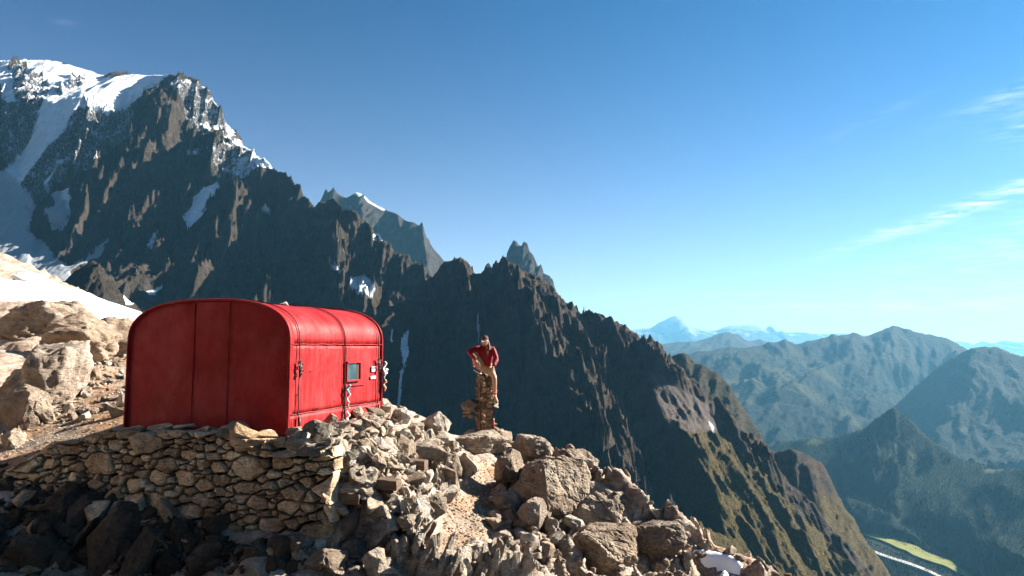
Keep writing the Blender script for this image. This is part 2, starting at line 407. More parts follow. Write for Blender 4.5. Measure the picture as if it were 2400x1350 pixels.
    if attrs:
        a0 = {'snow': np.zeros(X.shape), 'grass': np.zeros(X.shape), 'scree_and_shade': np.zeros(X.shape), 'forest': np.zeros(X.shape)}
        px0, py0 = project(X, Yg, Hf); attrs(a0, X, Yg, Hf, np.zeros(X.shape), px0, py0)
        steep = steep * (1 - .88 * sstep(.6, .95, blur(a0['snow'], 2))) * (1 - .88 * np.clip(a0['scree_and_shade'], 0, 1) * (name == 'rock_ridge')) * (1 - .62 * np.clip(a0['grass'], 0, 1) * (name == 'rock_ridge'))
    H2 = Hf + k * noise_amp * big * steep + (.35 + .65 * k) * rib * rb * steep
    H2 = H2 + jag * steep * (.22 + .78 * k) * (ridged(fu * 1.3, fv, H2 * .15, rib_sc * .25, 4, seed + 3, .62) - .4)
    if facet: H2 = H2 + facet * steep * cells(X + w1, Yg + w2, facet_sc, seed, .9, .3) * (.08 + .92 * k)
    H2 = np.where(ok, H2, np.nan)
    at = {'snow': np.zeros(X.shape), 'grass': np.zeros(X.shape), 'scree_and_shade': np.zeros(X.shape), 'forest': np.zeros(X.shape)}
    if attrs:
        gy2, gx2 = np.gradient(np.where(ok, H2, zmin), cell); sl = np.hypot(gx2, gy2)
        pxs, pys = project(X, Yg, np.where(ok, H2, zmin))
        attrs(at, X, Yg, H2, sl, pxs, pys)
    vi = -np.ones(X.shape, np.int64); vi[ok] = np.arange(ok.sum())
    q = grid_faces(X.shape[1], X.shape[0]); fl = vi.ravel()[q]; fl = fl[(fl >= 0).all(1)]
    V = np.stack([X[ok], Yg[ok], H2[ok]], 1)
    o = mesh_obj(name, V, fl, mat, smooth=smooth, attrs={a: np.clip(b[ok], 0, 2) for a, b in at.items()})
    tag(o, label, kind=kind)
    return o
def blur(a, n=2):
    for _ in range(n):
        p = np.pad(a, 1, mode='edge'); a = (p[:-2, 1:-1] + p[2:, 1:-1] + p[1:-1, :-2] + p[1:-1, 2:] + 2 * p[1:-1, 1:-1]) / 6
    return a

ROCKM = mountain_mat('alpine_rock', (.08, .067, .055), (.145, .122, .10), (.22, .187, .152), 30, warm=(.20, .148, .10))
ROCKM2 = mountain_mat('brown_ridge_rock', (.048, .038, .032), (.080, .064, .054), (.115, .094, .080), 18, grass=(.092, .072, .028), warm=(.15, .10, .066), lum=1.0)
ROCKG = mountain_mat('grey_granite', (.10, .095, .09), (.16, .15, .14), (.22, .21, .195), 45, warm=(.17, .14, .11))
FAR = mountain_mat('far_mountain_cover', (.07, .07, .065), (.10, .10, .09), (.14, .13, .12), 160, grass=(.10, .105, .045), forest=(.013, .026, .018), bumpd=25, lum=.36)
MID = mountain_mat('forest_hill_cover', (.07, .065, .055), (.10, .09, .075), (.13, .12, .10), 50, grass=(.13, .13, .045), forest=(.013, .026, .015), bumpd=8)

def left_massif():
    crest = [(-420,190,4300),(-250,160,4250),(-100,150,4200),(0,142,4150),(60,141,4100),(110,140,4080),(150,147,4050),(200,163,4000),(250,176,3950),(272,170,3930),(300,173,3900),(340,176,3850),
             (385,176,3750),(405,172,3680),(430,180,3690),(450,181,3700),(470,200,3700),(500,228,3690),(515,245,3680),(520,262,3660),(535,290,3650),(553,305,3630),(570,330,3590),(574,345,3520),
             (590,352,3380),(610,368,3290),(640,385,3230),(655,400,3200),(680,425,3150),(705,443,3100),(725,460,3060),(740,480,3040),(755,476,3010),(775,464,2980),(790,470,2960),(800,480,2940),(830,500,2890),
             (850,515,2860),(880,545,2820),(905,570,2790),(925,595,2770),(960,610,2740),(990,630,2710),(1010,652,2690),(1060,720,2650)]
    L = [crest,
         [(405,172,3680),(375,212,3640),(325,258,3530),(262,325,3400),(215,380,3290),(165,440,3160),(120,500,3000),(80,560,2890)],  # left edge of the pyramid
         [(400,190,3640),(392,240,3500),(372,300,3380),(345,370,3260),(322,430,3160),(300,470,3060)],
         [(505,312,3420),(450,370,3320),(405,430,3200)],
         [(590,352,3380),(560,420,3180),(520,480,3040),(485,560,2880),(468,640,2730),(480,760,2520)],
         [(740,480,3040),(700,560,2880),(655,640,2720),(625,740,2540),(610,820,2400)],
         [(830,500,2890),(800,580,2780),(740,640,2650),(745,720,2520),(760,800,2400)],
         [(925,595,2770),(900,650,2680),(860,720,2560),(850,800,2440)],
         [(0,400,3180),(60,470,3080),(100,560,2930),(60,640,2700),(150,690,2500)],      # glacier trough
         [(60,141,4100),(80,225,3480),(60,330,3330),(40,390,3260)],
         [(200,163,4000),(190,228,3440),(120,330,3270),(60,420,3160)],
         ]
    loose = [(-420,400,3300),(-420,640,2700),(-420,800,2300),(0,800,2250),(300,225,3560),(250,290,3400),(440,480,3120),(470,440,3210),(470,290,3560),(430,360,3430),(390,430,3300),(380,540,3010),(330,600,2890),(400,700,2640),
             (300,760,2400),(600,640,2930),(645,550,3120),(600,740,2660),(540,850,2300),(712,610,2860),(690,700,2640),(690,820,2330),(840,650,2730),(820,740,2560),(950,680,2640),(950,800,2400),(250,520,3000),(200,600,2820),
             (-200,250,3500),(-200,420,3150),(20,240,3450),(130,240,3440),(200,640,2680),(900,900,2250),(300,900,2150),(0,950,2000),(-420,950,2000),(1060,850,2350)]
    snow_polys = [
        [(-500,100),(0,140),(110,138),(200,160),(250,178),(385,172),(400,178),(350,212),(300,240),(262,232),(240,225),(200,250),(215,190),(170,175),(150,215),(115,200),(100,175),(60,170),(65,145),(20,150),(30,180),(35,240),(10,235),(0,200),(-500,200)],
        [(215,190),(330,185),(345,215),(290,262),(250,275),(200,262),(130,240),(150,215)],
        [(120,205),(180,250),(160,300),(95,370),(30,450),(0,440),(0,400),(60,340),(90,260)],
        [(235,325),(190,355),(130,375),(100,440),(110,455),(165,440),(165,500),(150,545),(115,540),(110,520),(60,440),(0,410),(-500,380),(-500,700),(0,700),(150,690),(170,640),(120,620),(70,530),(80,490),(130,480),(110,430),(130,400),(200,345)],
        [(510,428),(518,440),(490,470),(480,490),(430,510),(440,485),(475,440)],[(430,500),(490,490),(465,515),(437,535)],
        [(265,545),(235,600),(150,640),(80,650),(60,600),(150,630),(210,590)],
        [(0,560),(100,560),(170,640),(160,690),(-500,700),(-500,560)],
        [(605,472),(622,470),(642,490),(638,508),(620,500)],[(418,372),(440,350),(490,345),(470,358),(440,365)],
        [(765,610),(790,615),(812,640),(800,645),(770,625)],[(812,650),(850,640),(875,655),(890,690),(870,702),(838,690),(820,662)],
        [(848,530),(870,540),(905,570),(900,574),(865,550)],[(362,535),(372,540),(352,585),(336,588)],[(348,680),(380,670),(384,676),(360,697),(346,692)],
        [(660,430),(672,440),(690,470),(680,468)],[(590,375),(620,378),(648,395),(640,402),(610,392)]]
    dust = [[(385,180),(450,182),(500,228),(560,310),(540,330),(500,300),(470,330),(430,300),(440,260),(410,230)],[(480,340),(560,320),(640,385),(600,420),(540,420),(480,470),(500,400)],
            [(0,140),(330,200),(300,330),(150,440),(0,430)],[(0,260),(200,260),(160,420),(0,560)]]
    def at(a, X, Y, H, sl, px, py):
        wx = fbm(X, Y, 0, 60, 4, 3) * 16; wy = fbm(X, Y, 0, 60, 4, 4) * 12
        s = np.zeros(X.shape)
        for p in snow_polys: s = np.maximum(s, poly_mask(px + wx, py + wy, p) * 1.0)
        d = np.zeros(X.shape)
        for p in dust: d = np.maximum(d, poly_mask(px + wx * 2, py + wy * 2, p) * 1.0)
        s = blur(s, 1); d = blur(d, 4)
        rocky = sstep(.9, 1.9, sl)
        a['scree_and_shade'] = blur(1.0 * poly_mask(px + wx, py + wy, [(-600,380),(0,390),(60,440),(130,430),(180,520),(280,540),(250,620),(150,720),(-600,760)]), 5) * .85  # cast shadow on the lower glacier, put into the snow colour
        a['snow'] = np.maximum(s * (1.0 - .35 * rocky), d * (.66 - .17 * sstep(.8, 2.6, sl)) + .0)
    tin('mountain_massif', L, loose, 5.0, ROCKM, noise_amp=240, noise_sc=330, rib=150, rib_sc=100, jag=62, warp=30, attrs=at, seed=11, facet=11, facet_sc=28, fall=(.1, -.99))
left_massif()
def rock_spur():
    crest = [(120,690,2080),(155,650,2050),(185,628,2030),(220,612,2010),(235,612,2000),(250,640,1985),(268,655,1970),(290,690,1950),(320,722,1925),(380,770,1880)]
    L = [crest, [(235,612,2000),(240,680,1880),(250,760,1760)]]
    loose = [(120,800,1800),(180,700,1900),(180,800,1750),(320,800,1780),(60,760,1950),(280,850,1680),(400,880,1700),(60,860,1750)]
    def at(a, X, Y, H, sl, px, py):
        a['snow'] = blur(1.0 * poly_mask(px, py, [(285,682),(312,705),(318,714),(296,716)]), 1)
    tin('rock_spur', L, loose, 4.0, ROCKM, noise_amp=60, noise_sc=150, rib=50, rib_sc=45, jag=20, warp=10, back=(250, -350), attrs=at, seed=23, facet=10, facet_sc=18)
rock_spur()
def back_ridge():
    crest = [(700,560,6500),(735,500,6500),(750,470,6500),(760,452,6500),(766,443,6500),(771,451,6500),(783,437,6500),(790,450,6500),(800,458,6500),(815,462,6500),(835,450,6500),(850,455,6500),(865,470,6500),(880,480,6500),(900,490,6450),
             (930,500,6400),(945,515,6400),(965,520,6350),(982,528,6350),(990,519,6330),(997,545,6300),(1010,570,6250),(1025,590,6200),(1042,615,6150),(1060,650,6100),(1100,720,6000)]
    L = [crest, [(835,450,6500),(850,520,6250),(870,600,6000)], [(930,500,6400),(950,580,6150),(990,640,5900)], [(990,519,6330),(1000,600,6050),(1030,680,5800)]]
    loose = [(760,560,6200),(700,700,5800),(900,560,6300),(970,600,6150),(900,700,5700),(1000,760,5500),(1100,800,5600)]
    def at(a, X, Y, H, sl, px, py):
        s = np.maximum(poly_mask(px, py, [(850,458),(905,488),(900,496),(860,472)]), poly_mask(px, py, [(828,449),(850,455),(845,462),(828,456)])) * 1.0
        s = np.maximum(s, poly_mask(px, py, [(860,540),(890,550),(905,575),(890,570)]) * 1.0)
        a['snow'] = np.maximum(blur(s, 1), .40 - .22 * sstep(.8, 2, sl) - .25 * sstep(0, 1, (py - 500) / 120))
    tin('distant_ridge', L, loose, 9.0, ROCKG, noise_amp=110, noise_sc=330, rib=60, rib_sc=110, jag=16, warp=14, back=(600, -900), attrs=at, seed=31, facet=10, facet_sc=45)
    crest = [(1150,700,5600),(1175,645,5600),(1185,615,5600),(1188,592,5600),(1196,575,5600),(1204,561,5600),(1211,566,5600),(1217,575,5600),(1222,576,5600),(1228,564,5600),(1236,570,5600),(1241,588,5590),(1249,597,5580),(1256,612,5570),(1262,624,5560),
             (1268,619,5550),(1273,630,5550),(1275,641,5550),(1288,645,5540),(1296,653,5530),(1300,672,5520),(1330,740,5500)]
    L = [crest, [(1220,575,5600),(1222,620,5500),(1215,680,5400)]]
    loose = [(1150,800,5200),(1190,650,5480),(1250,670,5420),(1300,740,5350),(1340,820,5200),(1240,800,5150)]
    tin('rock_tower', L, loose, 4.5, ROCKG, noise_amp=40, noise_sc=130, rib=22, rib_sc=45, jag=6, warp=5, back=(160, -420), seed=37, facet=6, facet_sc=22)
    crest = [(1080,720,4200),(1092,650,4200),(1097,625,4200),(1101,618,4200),(1104,626,4200),(1107,619,4200),(1111,640,4200),(1120,680,4200)]
    tin('rock_needles', [crest], [(1090,720,4100),(1115,720,4100),(1075,760,4080),(1125,760,4080)], 3.5, ROCKG, noise_amp=10, noise_sc=60, rib=6, rib_sc=20, jag=4, warp=2, back=(60, -200), seed=39)
back_ridge()
def yc(px): return 2300 - (px - 1010) * .5
def dark_ridge():
    cp = [(1010,650),(1030,621),(1045,612),(1058,609),(1064,600),(1069,611),(1080,606),(1090,613),(1099,624),(1106,641),(1118,643),(1130,638),(1140,624),(1147,612),(1155,633),(1161,622),(1166,617),(1171,626),(1180,612),(1200,615),
          (1215,621),(1235,640),(1255,650),(1268,655),(1280,665),(1300,680),(1320,694),(1333,708),(1342,704),(1355,722),(1368,734),(1385,722),(1405,731),(1430,746),(1444,758),(1450,751),(1460,762),(1470,772),(1485,778),(1500,792),(1512,798),(1530,812),(1545,818),(1560,836),
          (1575,840),(1590,856),(1606,862),(1620,880),(1635,886),(1650,906),(1665,926),(1680,938),(1700,962),(1722,975),(1740,1002),(1755,1012),(1770,1040),(1790,1058),(1810,1088),(1830,1104),(1850,1132),(1876,1155),(1900,1188),(1930,1225),(1960,1262),(1985,1284),(2010,1312),(2050,1352),(2120,1430),(2200,1520)]
    crest = [(700,1000,1750),(800,880,1850),(860,800,1950),(890,762,2030),(915,738,2090),(950,704,2170),(980,678,2240)] + [(a, b, yc(a)) for a, b in cp]
    L = [crest,
         [(1064,600,yc(1064)),(1052,690,2130),(1012,790,2010),(1000,950,1830),(1010,1100,1690),(1010,1300,1500)],
         [(1200,615,yc(1200)),(1225,700,2030),(1238,758,1960),(1286,830,1860),(1331,901,1770),(1369,955,1690),(1398,1013,1610),(1435,1096,1510),(1480,1200,1400),(1510,1350,1270)],
         [(1320,694,yc(1320)),(1345,790,2000),(1390,860,1900),(1420,930,1820)],
         [(1450,751,yc(1450)),(1490,815,1980),(1520,873,1910),(1559,970,1790),(1617,1032,1710),(1665,1133,1600),(1698,1254,1480),(1737,1350,1390),(1790,1480,1290)],
         [(1235,640,yc(1235)),(1290,760,2060),(1350,860,1970),(1420,980,1880),(1480,1080,1800),(1540,1220,1670),(1580,1350,1550)],
         [(1106,641,yc(1106)),(1110,720,2150),(1110,850,2010),(1120,1000,1870),(1180,1150,1700)],
         [(1730,1020,1850),(1800,1160,1710),(1880,1300,1590),(1940,1400,1520)],
         ]
    loose = [(760,1000,1730),(900,850,1960),(930,900,1910),(960,780,2090),(900,1000,1790),(930,1200,1600),(700,1200,1500),(1190,1350,1480),(1150,760,2120),(1200,900,1940),(1280,1000,1800),(1330,1150,1640),
             (1400,1350,1450),(1830,1350,1490),(1000,1500,1350),(1400,1600,1200),(1650,1600,1150),(1950,1550,1400),(2150,1600,1500),(700,1500,1250),
             (1400,800,2060),(1440,870,1990),(1600,1150,1720),(1640,1300,1580)]
    def at(a, X, Y, H, sl, px, py):
        wx = fbm(X, Y, H, 70, 5, 43) * 26; wy = fbm(X, Y, H, 70, 5, 44) * 26; px0, py0 = px, py
        px, py = px + wx, py + wy
        g = poly_mask(px, py, [(1600,1000),(1650,980),(1720,1020),(1800,1110),(1900,1230),(2080,1400),(2200,1600),(1600,1600),(1640,1350),(1600,1200),(1560,1080)]) * 1.0
        gl = sstep(1010, 1150, py) * .35
        sc = poly_mask(px0 + wx * .9, py0 + wy * .9, [(1520,872),(1570,895),(1640,930),(1690,985),(1690,1020),(1650,1018),(1590,1000),(1555,960),(1530,915)]) * 1.0
        a['grass'] = np.clip(blur(g, 4) * .95 + gl * .5, 0, 1) * (1 - .35 * sstep(1.0, 1.8, sl))
        a['scree_and_shade'] = blur(sc, 6) * .85
        s = np.zeros(X.shape)
        for p in [[(938,800),(962,768),(956,800),(958,830),(946,860),(942,835)],[(938,870),(946,865),(936,955),(930,955)],[(918,770),(922,770),(920,800),(915,800)],[(1117,740),(1122,740),(1124,800),(1120,800)],[(1660,985),(1676,1000),(1672,1012),(1664,1000)]]:
            s = np.maximum(s, poly_mask(px0 + wx * .1, py0, p) * 1.0)
        a['snow'] = s * 1.1
        a['grass'] *= (1 - a['scree_and_shade'])
    tin('rock_ridge', L, loose, 4.0, ROCKM2, noise_amp=170, noise_sc=230, rib=125, rib_sc=85, jag=46, warp=16, back=(420, -420), attrs=at, seed=41, facet=6, facet_sc=18, fall=(.28, -.96))
dark_ridge()
def side_spurs():
    c5 = [(1480,900,3000),(1540,850,3000),(1570,836,3000),(1590,827,2990),(1603,829,2980),(1620,850,2960),(1640,853,2950),(1655,856,2940),(1690,880,2900),(1710,902,2880),(1725,930,2860),(1740,950,2840),(1755,968,2820),(1770,990,2800),(1790,1030,2770),(1810,1062,2740),(1840,1110,2700),(1900,1220,2600)]
    def at(a, X, Y, H, sl, px, py): a['grass'] = .45 + 0 * X
    tin('rocky_spur', [c5, [(1603,829,2980),(1640,930,2780),(1680,1030,2600)]], [(1500,1000,2700),(1560,950,2750),(1700,980,2720),(1750,1080,2560),(1800,1200,2400),(1600,1200,2300),(1480,1200,2300)], 7.0, ROCKM,
        noise_amp=100, noise_sc=220, rib=70, rib_sc=70, jag=24, warp=12, back=(400, -500), attrs=at, seed=51, facet=5, facet_sc=26)
    c6 = [(1740,1130,2350),(1780,1080,2350),(1800,1062,2340),(1830,1053,2330),(1852,1050,2320),(1880,1060,2310),(1905,1072,2290),(1925,1086,2270),(1942,1115,2250),(1952,1140,2230),(1962,1160,2210),(1985,1195,2180),(2012,1232,2150),(2040,1280,2110),(2062,1310,2080),(2085,1345,2050),(2140,1440,1980)]
    def at2(a, X, Y, H, sl, px, py): a['grass'] = .35 + .5 * sstep(1120, 1250, py)
    tin('grassy_spur', [c6, [(1880,1060,2310),(1900,1130,2200),(1940,1220,2080),(1990,1330,1940)], [(1942,1115,2250),(1970,1200,2130),(2020,1300,2010)]], [(1760,1200,2150),(1820,1150,2200),(1850,1300,1980),(1950,1280,2030),(1900,1450,1800),(2060,1450,1850),(1750,1400,1850)], 6.0, ROCKM2,
        noise_amp=60, noise_sc=160, rib=42, rib_sc=48, jag=14, warp=10, back=(350, -400), attrs=at2, seed=57, facet=3, facet_sc=20)
side_spurs()
VZ = -1150.0
def unseen_mountain_behind():  # unseen mass, added to block skylight from behind the camera
    "the massif the hut stands under, rising behind and to the left of the viewpoint"
    xs = np.arange(-5200, 2600, 42.0); ys = np.arange(-5200, -160, 42.0); X, Y = np.meshgrid(xs, ys)
    d = -Y - 160; side = sstep(2600, 900, X) * sstep(-5200, -4300, X)
    H = -300 + 1950 * sstep(0, 2600, d * (.75 + .25 * fbm(X, Y, 0, 1500, 2, 131))) * side - 700 * (1 - side) + (ridged(X, Y, 0, 900, 5, 133) - .45) * 420 * sstep(100, 900, d) + (ridged(X, Y, 0, 240, 4, 134) - .4) * 120 * sstep(0, 500, d)
    z = np.zeros(X.size); sn = sstep(700, 1300, H.ravel()) * .6
    tag(mesh_obj('unseen_mountain_slope', np.stack([X, Y, np.minimum(H, 1900)], -1).reshape(-1, 3), grid_faces(len(xs), len(ys)), ROCKM, attrs={'snow': sn, 'grass': z, 'scree_and_shade': z, 'forest': z}), kind='structure')
unseen_mountain_behind()
def cone_hill():
    crest = [(1700,1100,5900),(1810,1046,5800),(1850,1036,5700),(1880,1030,5600),(1950,1026,5450),(2000,1011,5350),(2030,1007,5280),(2045,996,5240),(2055,983,5220),(2070,968,5200),(2084,955,5190),(2093,950,5180),(2102,953,5170),(2112,966,5160),(2140,988,5120),
             (2170,1020,5060),(2200,1045,5000),(2250,1075,4900),(2290,1092,4820),(2330,1100,4600),(2400,1098,4300),(2500,1090,4000),(2700,1060,3800)]
    L = [crest, [(2093,950,5180),(2095,1010,5020),(2100,1070,4850)], [(2093,950,5180),(2040,1030,5060),(1990,1080,4900)], [(2330,1100,4600),(2280,1160,4350),(2220,1230,4150)],
         [(2400,1098,4300),(2390,1200,3800),(2330,1290,3500)]]
    loose = [tuple(on_plane(*q, VZ - 15)) + (0,) for q in [(1700,1240),(1850,1240),(2000,1225),(2060,1225),(2150,1260),(2230,1310),(2280,1350),(2400,1420),(2700,1500)]]
    loose += [(1850,1100,5100),(1960,1100,4900),(1900,1170,4650),(2000,1170,4500),(2100,1150,4600),(2160,1110,4800),(2180,1200,4300),(2500,1250,3400),(2450,1330,3200),(2700,1250,3000),(2600,1200,3500),(2100,1215,4320),(1760,1180,5000)]
    mead = [[(2000,1235),(2040,1238),(2100,1250),(2150,1285),(2240,1320),(2262,1338),(2200,1320),(2130,1280),(2060,1262),(2018,1250)],
            [(1888,1040),(1900,1030),(1935,1032),(1915,1046)],[(2080,1032),(2095,1035),(2110,1050),(2150,1062),(2158,1080),(2145,1078),(2140,1070),(2095,1050)],[(2305,1100),(2355,1098),(2360,1106),(2310,1110)],[(1960,1042),(1975,1040),(1962,1052)],
            [(1990,1200),(2010,1190),(2020,1205)],[(2010,1025),(2030,1024),(2028,1034)],[(2100,1222),(2118,1212),(2120,1226)],[(2048,1208),(2070,1212),(2060,1218)]]
    def at(a, X, Y, H, sl, px, py):
        flat = poly_mask(px, py, [(1980,1222),(2060,1232),(2120,1248),(2180,1284),(2280,1330),(2320,1365),(2180,1365),(1980,1262)]) & (H < VZ + 170); H[flat] = VZ - 22
        wx = fbm(X, Y, 0, 150, 4, 63) * 9; s = np.zeros(X.shape)
        for p in mead: s = np.maximum(s, poly_mask(px + wx, py + wx * .4, p) * 1.0)
        s = blur(s, 1)
        a['forest'] = (1 - s); a['grass'] = s * 1.2
    hill = tin('conical_hill', L, loose, 18.0, MID, noise_amp=150, noise_sc=520, rib=90, rib_sc=190, jag=30, warp=40, back=(700, -600), attrs=at, seed=61, smooth=True)
    n = len(hill.data.vertices); co = np.empty(n * 3, np.float32); hill.data.vertices.foreach_get('co', co); co = co.reshape(-1, 3)
    fa = np.empty(n, np.float32); hill.data.attributes['forest'].data.foreach_get('value', fa)
    px, py = project(co[:, 0], co[:, 1], co[:, 2]); ok = np.where((fa > .6) & (px > 1780) & (px < 2520) & (py < 1370))[0]
    r = np.random.default_rng(9); pick = r.choice(ok, min(26000, len(ok)), replace=False); m = len(pick)
    b = co[pick] + np.stack([r.uniform(-9, 9, m), r.uniform(-9, 9, m), np.full(m, -3.0)], 1); h = r.uniform(13, 27, m); w = h * .17
    V = np.empty((m, 5, 3)); a0 = r.uniform(0, 6, m)
    for k in range(4): V[:, k] = b + np.stack([w * np.cos(a0 + k * 1.5708), w * np.sin(a0 + k * 1.5708), 0 * w], 1)
    V[:, 4] = b + np.stack([0 * h, 0 * h, h], 1)
    Fc = (np.arange(m)[:, None, None] * 5 + np.array([[0, 1, 4], [1, 2, 4], [2, 3, 4], [3, 0, 4]])[None]).reshape(-1, 3)
    tag(mesh_obj('hill_forest', V.reshape(-1, 3), Fc, plain('hill_conifer_green', (.008, .018, .010), .95, .1, 0, .5, .05)), 'dense dark conifer forest covering the cone shaped hill', 'forest', kind='stuff')
cone_hill()
def mid_range():
    A = [(1400,900,11500),(1530,840,11500),(1612,828,11500),(1640,824,11500),(1670,820,11500),(1708,813,11500),(1740,816,11500),(1766,812,11500),(1785,808,11500),(1800,800,11500),(1818,803,11500),(1833,795,11500),(1848,800,11500),(1862,804,11500),(1885,800,11500),(1910,797,11500),(1925,792,11500),
         (1944,790,11500),(1955,783,11500),(1968,787,11500),(1985,786,11500),(2002,780,11500),(2014,783,11500),(2026,790,11500),(2045,785,11500),(2064,777,11500),(2078,768,11500),(2090,771,11500),(2097,764,11400),(2107,764,11400),(2118,774,11400),(2130,771,11300),(2151,778,11300),
         (2165,780,11300),(2180,789,11200),(2200,791,11200),(2218,795,11200),(2243,806,11100),(2257,816,11000),(2300,840,11000),(2400,880,11000),(2550,900,11000)]
    L = [A, [(1833,795,11500),(1868,838,10500),(1822,862,9600),(1862,907,8700),(1920,928,8200),(1978,970,7600),(2021,1010,7100)],
         [(2105,764,11400),(2060,830,10200),(2030,900,9200),(2040,960,8300)],
         [(1968,787,11500),(1960,850,10300),(1985,900,9300)],
         [(1708,813,11500),(1720,850,10500),(1700,900,9500)]]
    loose = [(1500,950,9500),(1600,900,10000),(1640,960,9000),(1700,1000,8000),(1760,900,9700),(1780,960,8500),(1850,1010,7400),(1920,860,10300),(1940,960,8600),(1700,1060,6900),(1900,1060,6500),(2000,1060,6500),(2100,900,10000),(2200,880,10300),(2150,960,9000),
             (2300,950,9200),(2120,1060,7000),(2300,1060,7300),(2450,1060,7000),(2550,1000,8500),(1400,1050,7000)]
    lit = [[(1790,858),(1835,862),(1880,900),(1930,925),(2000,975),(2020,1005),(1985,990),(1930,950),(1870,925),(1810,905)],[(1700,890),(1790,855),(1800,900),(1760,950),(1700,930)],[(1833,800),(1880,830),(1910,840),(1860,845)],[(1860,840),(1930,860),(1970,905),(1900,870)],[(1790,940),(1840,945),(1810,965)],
           [(2240,1000),(2272,1000),(2272,1015),(2250,1012)]]
    def at(a, X, Y, H, sl, px, py):
        w = fbm(X, Y, 0, 500, 4, 73); s = np.zeros(X.shape)
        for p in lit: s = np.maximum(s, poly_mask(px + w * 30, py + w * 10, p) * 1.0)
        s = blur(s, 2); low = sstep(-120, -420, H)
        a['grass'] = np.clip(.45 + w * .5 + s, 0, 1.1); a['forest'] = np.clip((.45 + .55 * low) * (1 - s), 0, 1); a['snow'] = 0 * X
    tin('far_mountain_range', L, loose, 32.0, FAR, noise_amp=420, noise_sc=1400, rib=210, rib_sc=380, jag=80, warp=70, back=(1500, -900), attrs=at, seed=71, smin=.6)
    B = [(1960,1060,8600),(2060,980,8600),(2150,900,8600),(2200,860,8500),(2230,838,8500),(2257,820,8500),(2275,818,8450),(2300,812,8400),(2318,813,8350),(2335,812,8300),(2350,818,8250),(2375,826,8200),(2400,842,8100),(2480,850,8000),(2600,820,7800),(2800,800,7600)]
    def atB(a, X, Y, H, sl, px, py):
        w = fbm(X, Y, 0, 400, 4, 83); a['forest'] = np.clip(.95 * sstep(0, -150, H), 0, 1) * (w > -.55); a['grass'] = .5 + 0 * X
        m = poly_mask(px, py, [(2240,1003),(2262,1000),(2272,1003),(2268,1014),(2250,1010)]) * 1.0
        a['forest'] *= 1 - m; a['grass'] += m
    tin('wooded_mountain', [B, [(2300,812,8400),(2280,900,7700),(2250,1000,7000),(2260,1060,6400)]], [(2100,1080,7000),(2200,1000,7400),(2350,950,7200),(2400,1050,6300),(2600,1000,6300),(2800,950,6300),(2300,1100,5900),(2700,1100,5400),(2000,1100,7300)], 26.0, FAR,
        noise_amp=300, noise_sc=900, rib=120, rib_sc=240, jag=40, warp=60, back=(1200, -800), attrs=atB, seed=81, smin=.6)
    C = [(1380,840,18000),(1460,822,18000),(1530,811,18000),(1583,803,18000),(1610,802,18000),(1631,799,18000),(1650,792,18000),(1670,787,18000),(1684,781,18000),(1698,778,18000),(1715,780,18000),(1732,783,18000),(1745,795,18000),(1756,799,18000),(1770,797,18000),(1780,794,18000),(1800,803,18000),(1850,812,18000),(1950,820,18000)]
    def atC(a, X, Y, H, sl, px, py): a['grass'] = .4 + 0 * X; a['snow'] = .12 + 0 * X
    tin('hazy_ridge', [C, [(1698,778,18000),(1690,815,16500),(1670,850,15000)]], [(1400,880,15500),(1500,860,15500),(1600,850,15500),(1750,850,15500),(1850,860,15500),(1950,870,15500),(1600,900,13800),(1850,900,13800)], 55.0, FAR, noise_amp=500, noise_sc=1800, rib=380, rib_sc=700, jag=160, warp=60, back=(2000, -900), attrs=atC, seed=91, smin=.35)
    D = [(1300,800,40000),(1420,778,40000),(1467,767,40000),(1480,771,40000),(1496,772,40000),(1510,769,40000),(1525,767,40000),(1535,762,40000),(1544,755,40000),(1555,751,40000),(1564,746,40000),(1575,742,40000),(1585,739,40000),(1593,744,40000),(1602,750,40000),(1612,757,40000),(1626,767,40000),(1641,772,40000),(1660,774,40000),
         (1679,774,40000),(1690,768,40000),(1698,765,40000),(1720,762,40000),(1737,761,40000),(1755,761,40000),(1775,764,40000),(1788,773,40000),(1795,776,40000),(1801,766,40000),(1804,761,40000),(1808,769,40000),(1814,776,40000),(1833,780,40000),(1880,777,40000),(1920,783,40000),(1978,782,40000),(2050,786,40000),(2150,790,40000),
         (2220,798,40000),(2250,800,40000),(2262,803,40000),(2280,809,40000),(2292,803,40000),(2300,799,40000),(2316,805,40000),(2330,807,40000),(2342,800,40000),(2352,798,40000),(2375,806,40000),(2400,801,40000),(2440,806,40000),(2500,798,40000),(2600,805,40000),(2750,790,40000)]
    loose = [(x, 845, 33000) for x in range(1300, 2800, 120)] + [(x, 880, 27000) for x in range(1300, 2800, 200)]
    def atD(a, X, Y, H, sl, px, py):
        hi = sstep(300, 900, H + fbm(X, Y, 0, 900, 4, 95) * 900); a['snow'] = hi * .53; a['grass'] = .3 * (1 - hi)
    tin('snowy_far_range', [D], loose, 90.0, FAR, noise_amp=600, noise_sc=4200, rib=420, rib_sc=1000, jag=220, warp=80, back=(4000, -1500), attrs=atD, seed=97, smin=.4)
mid_range()
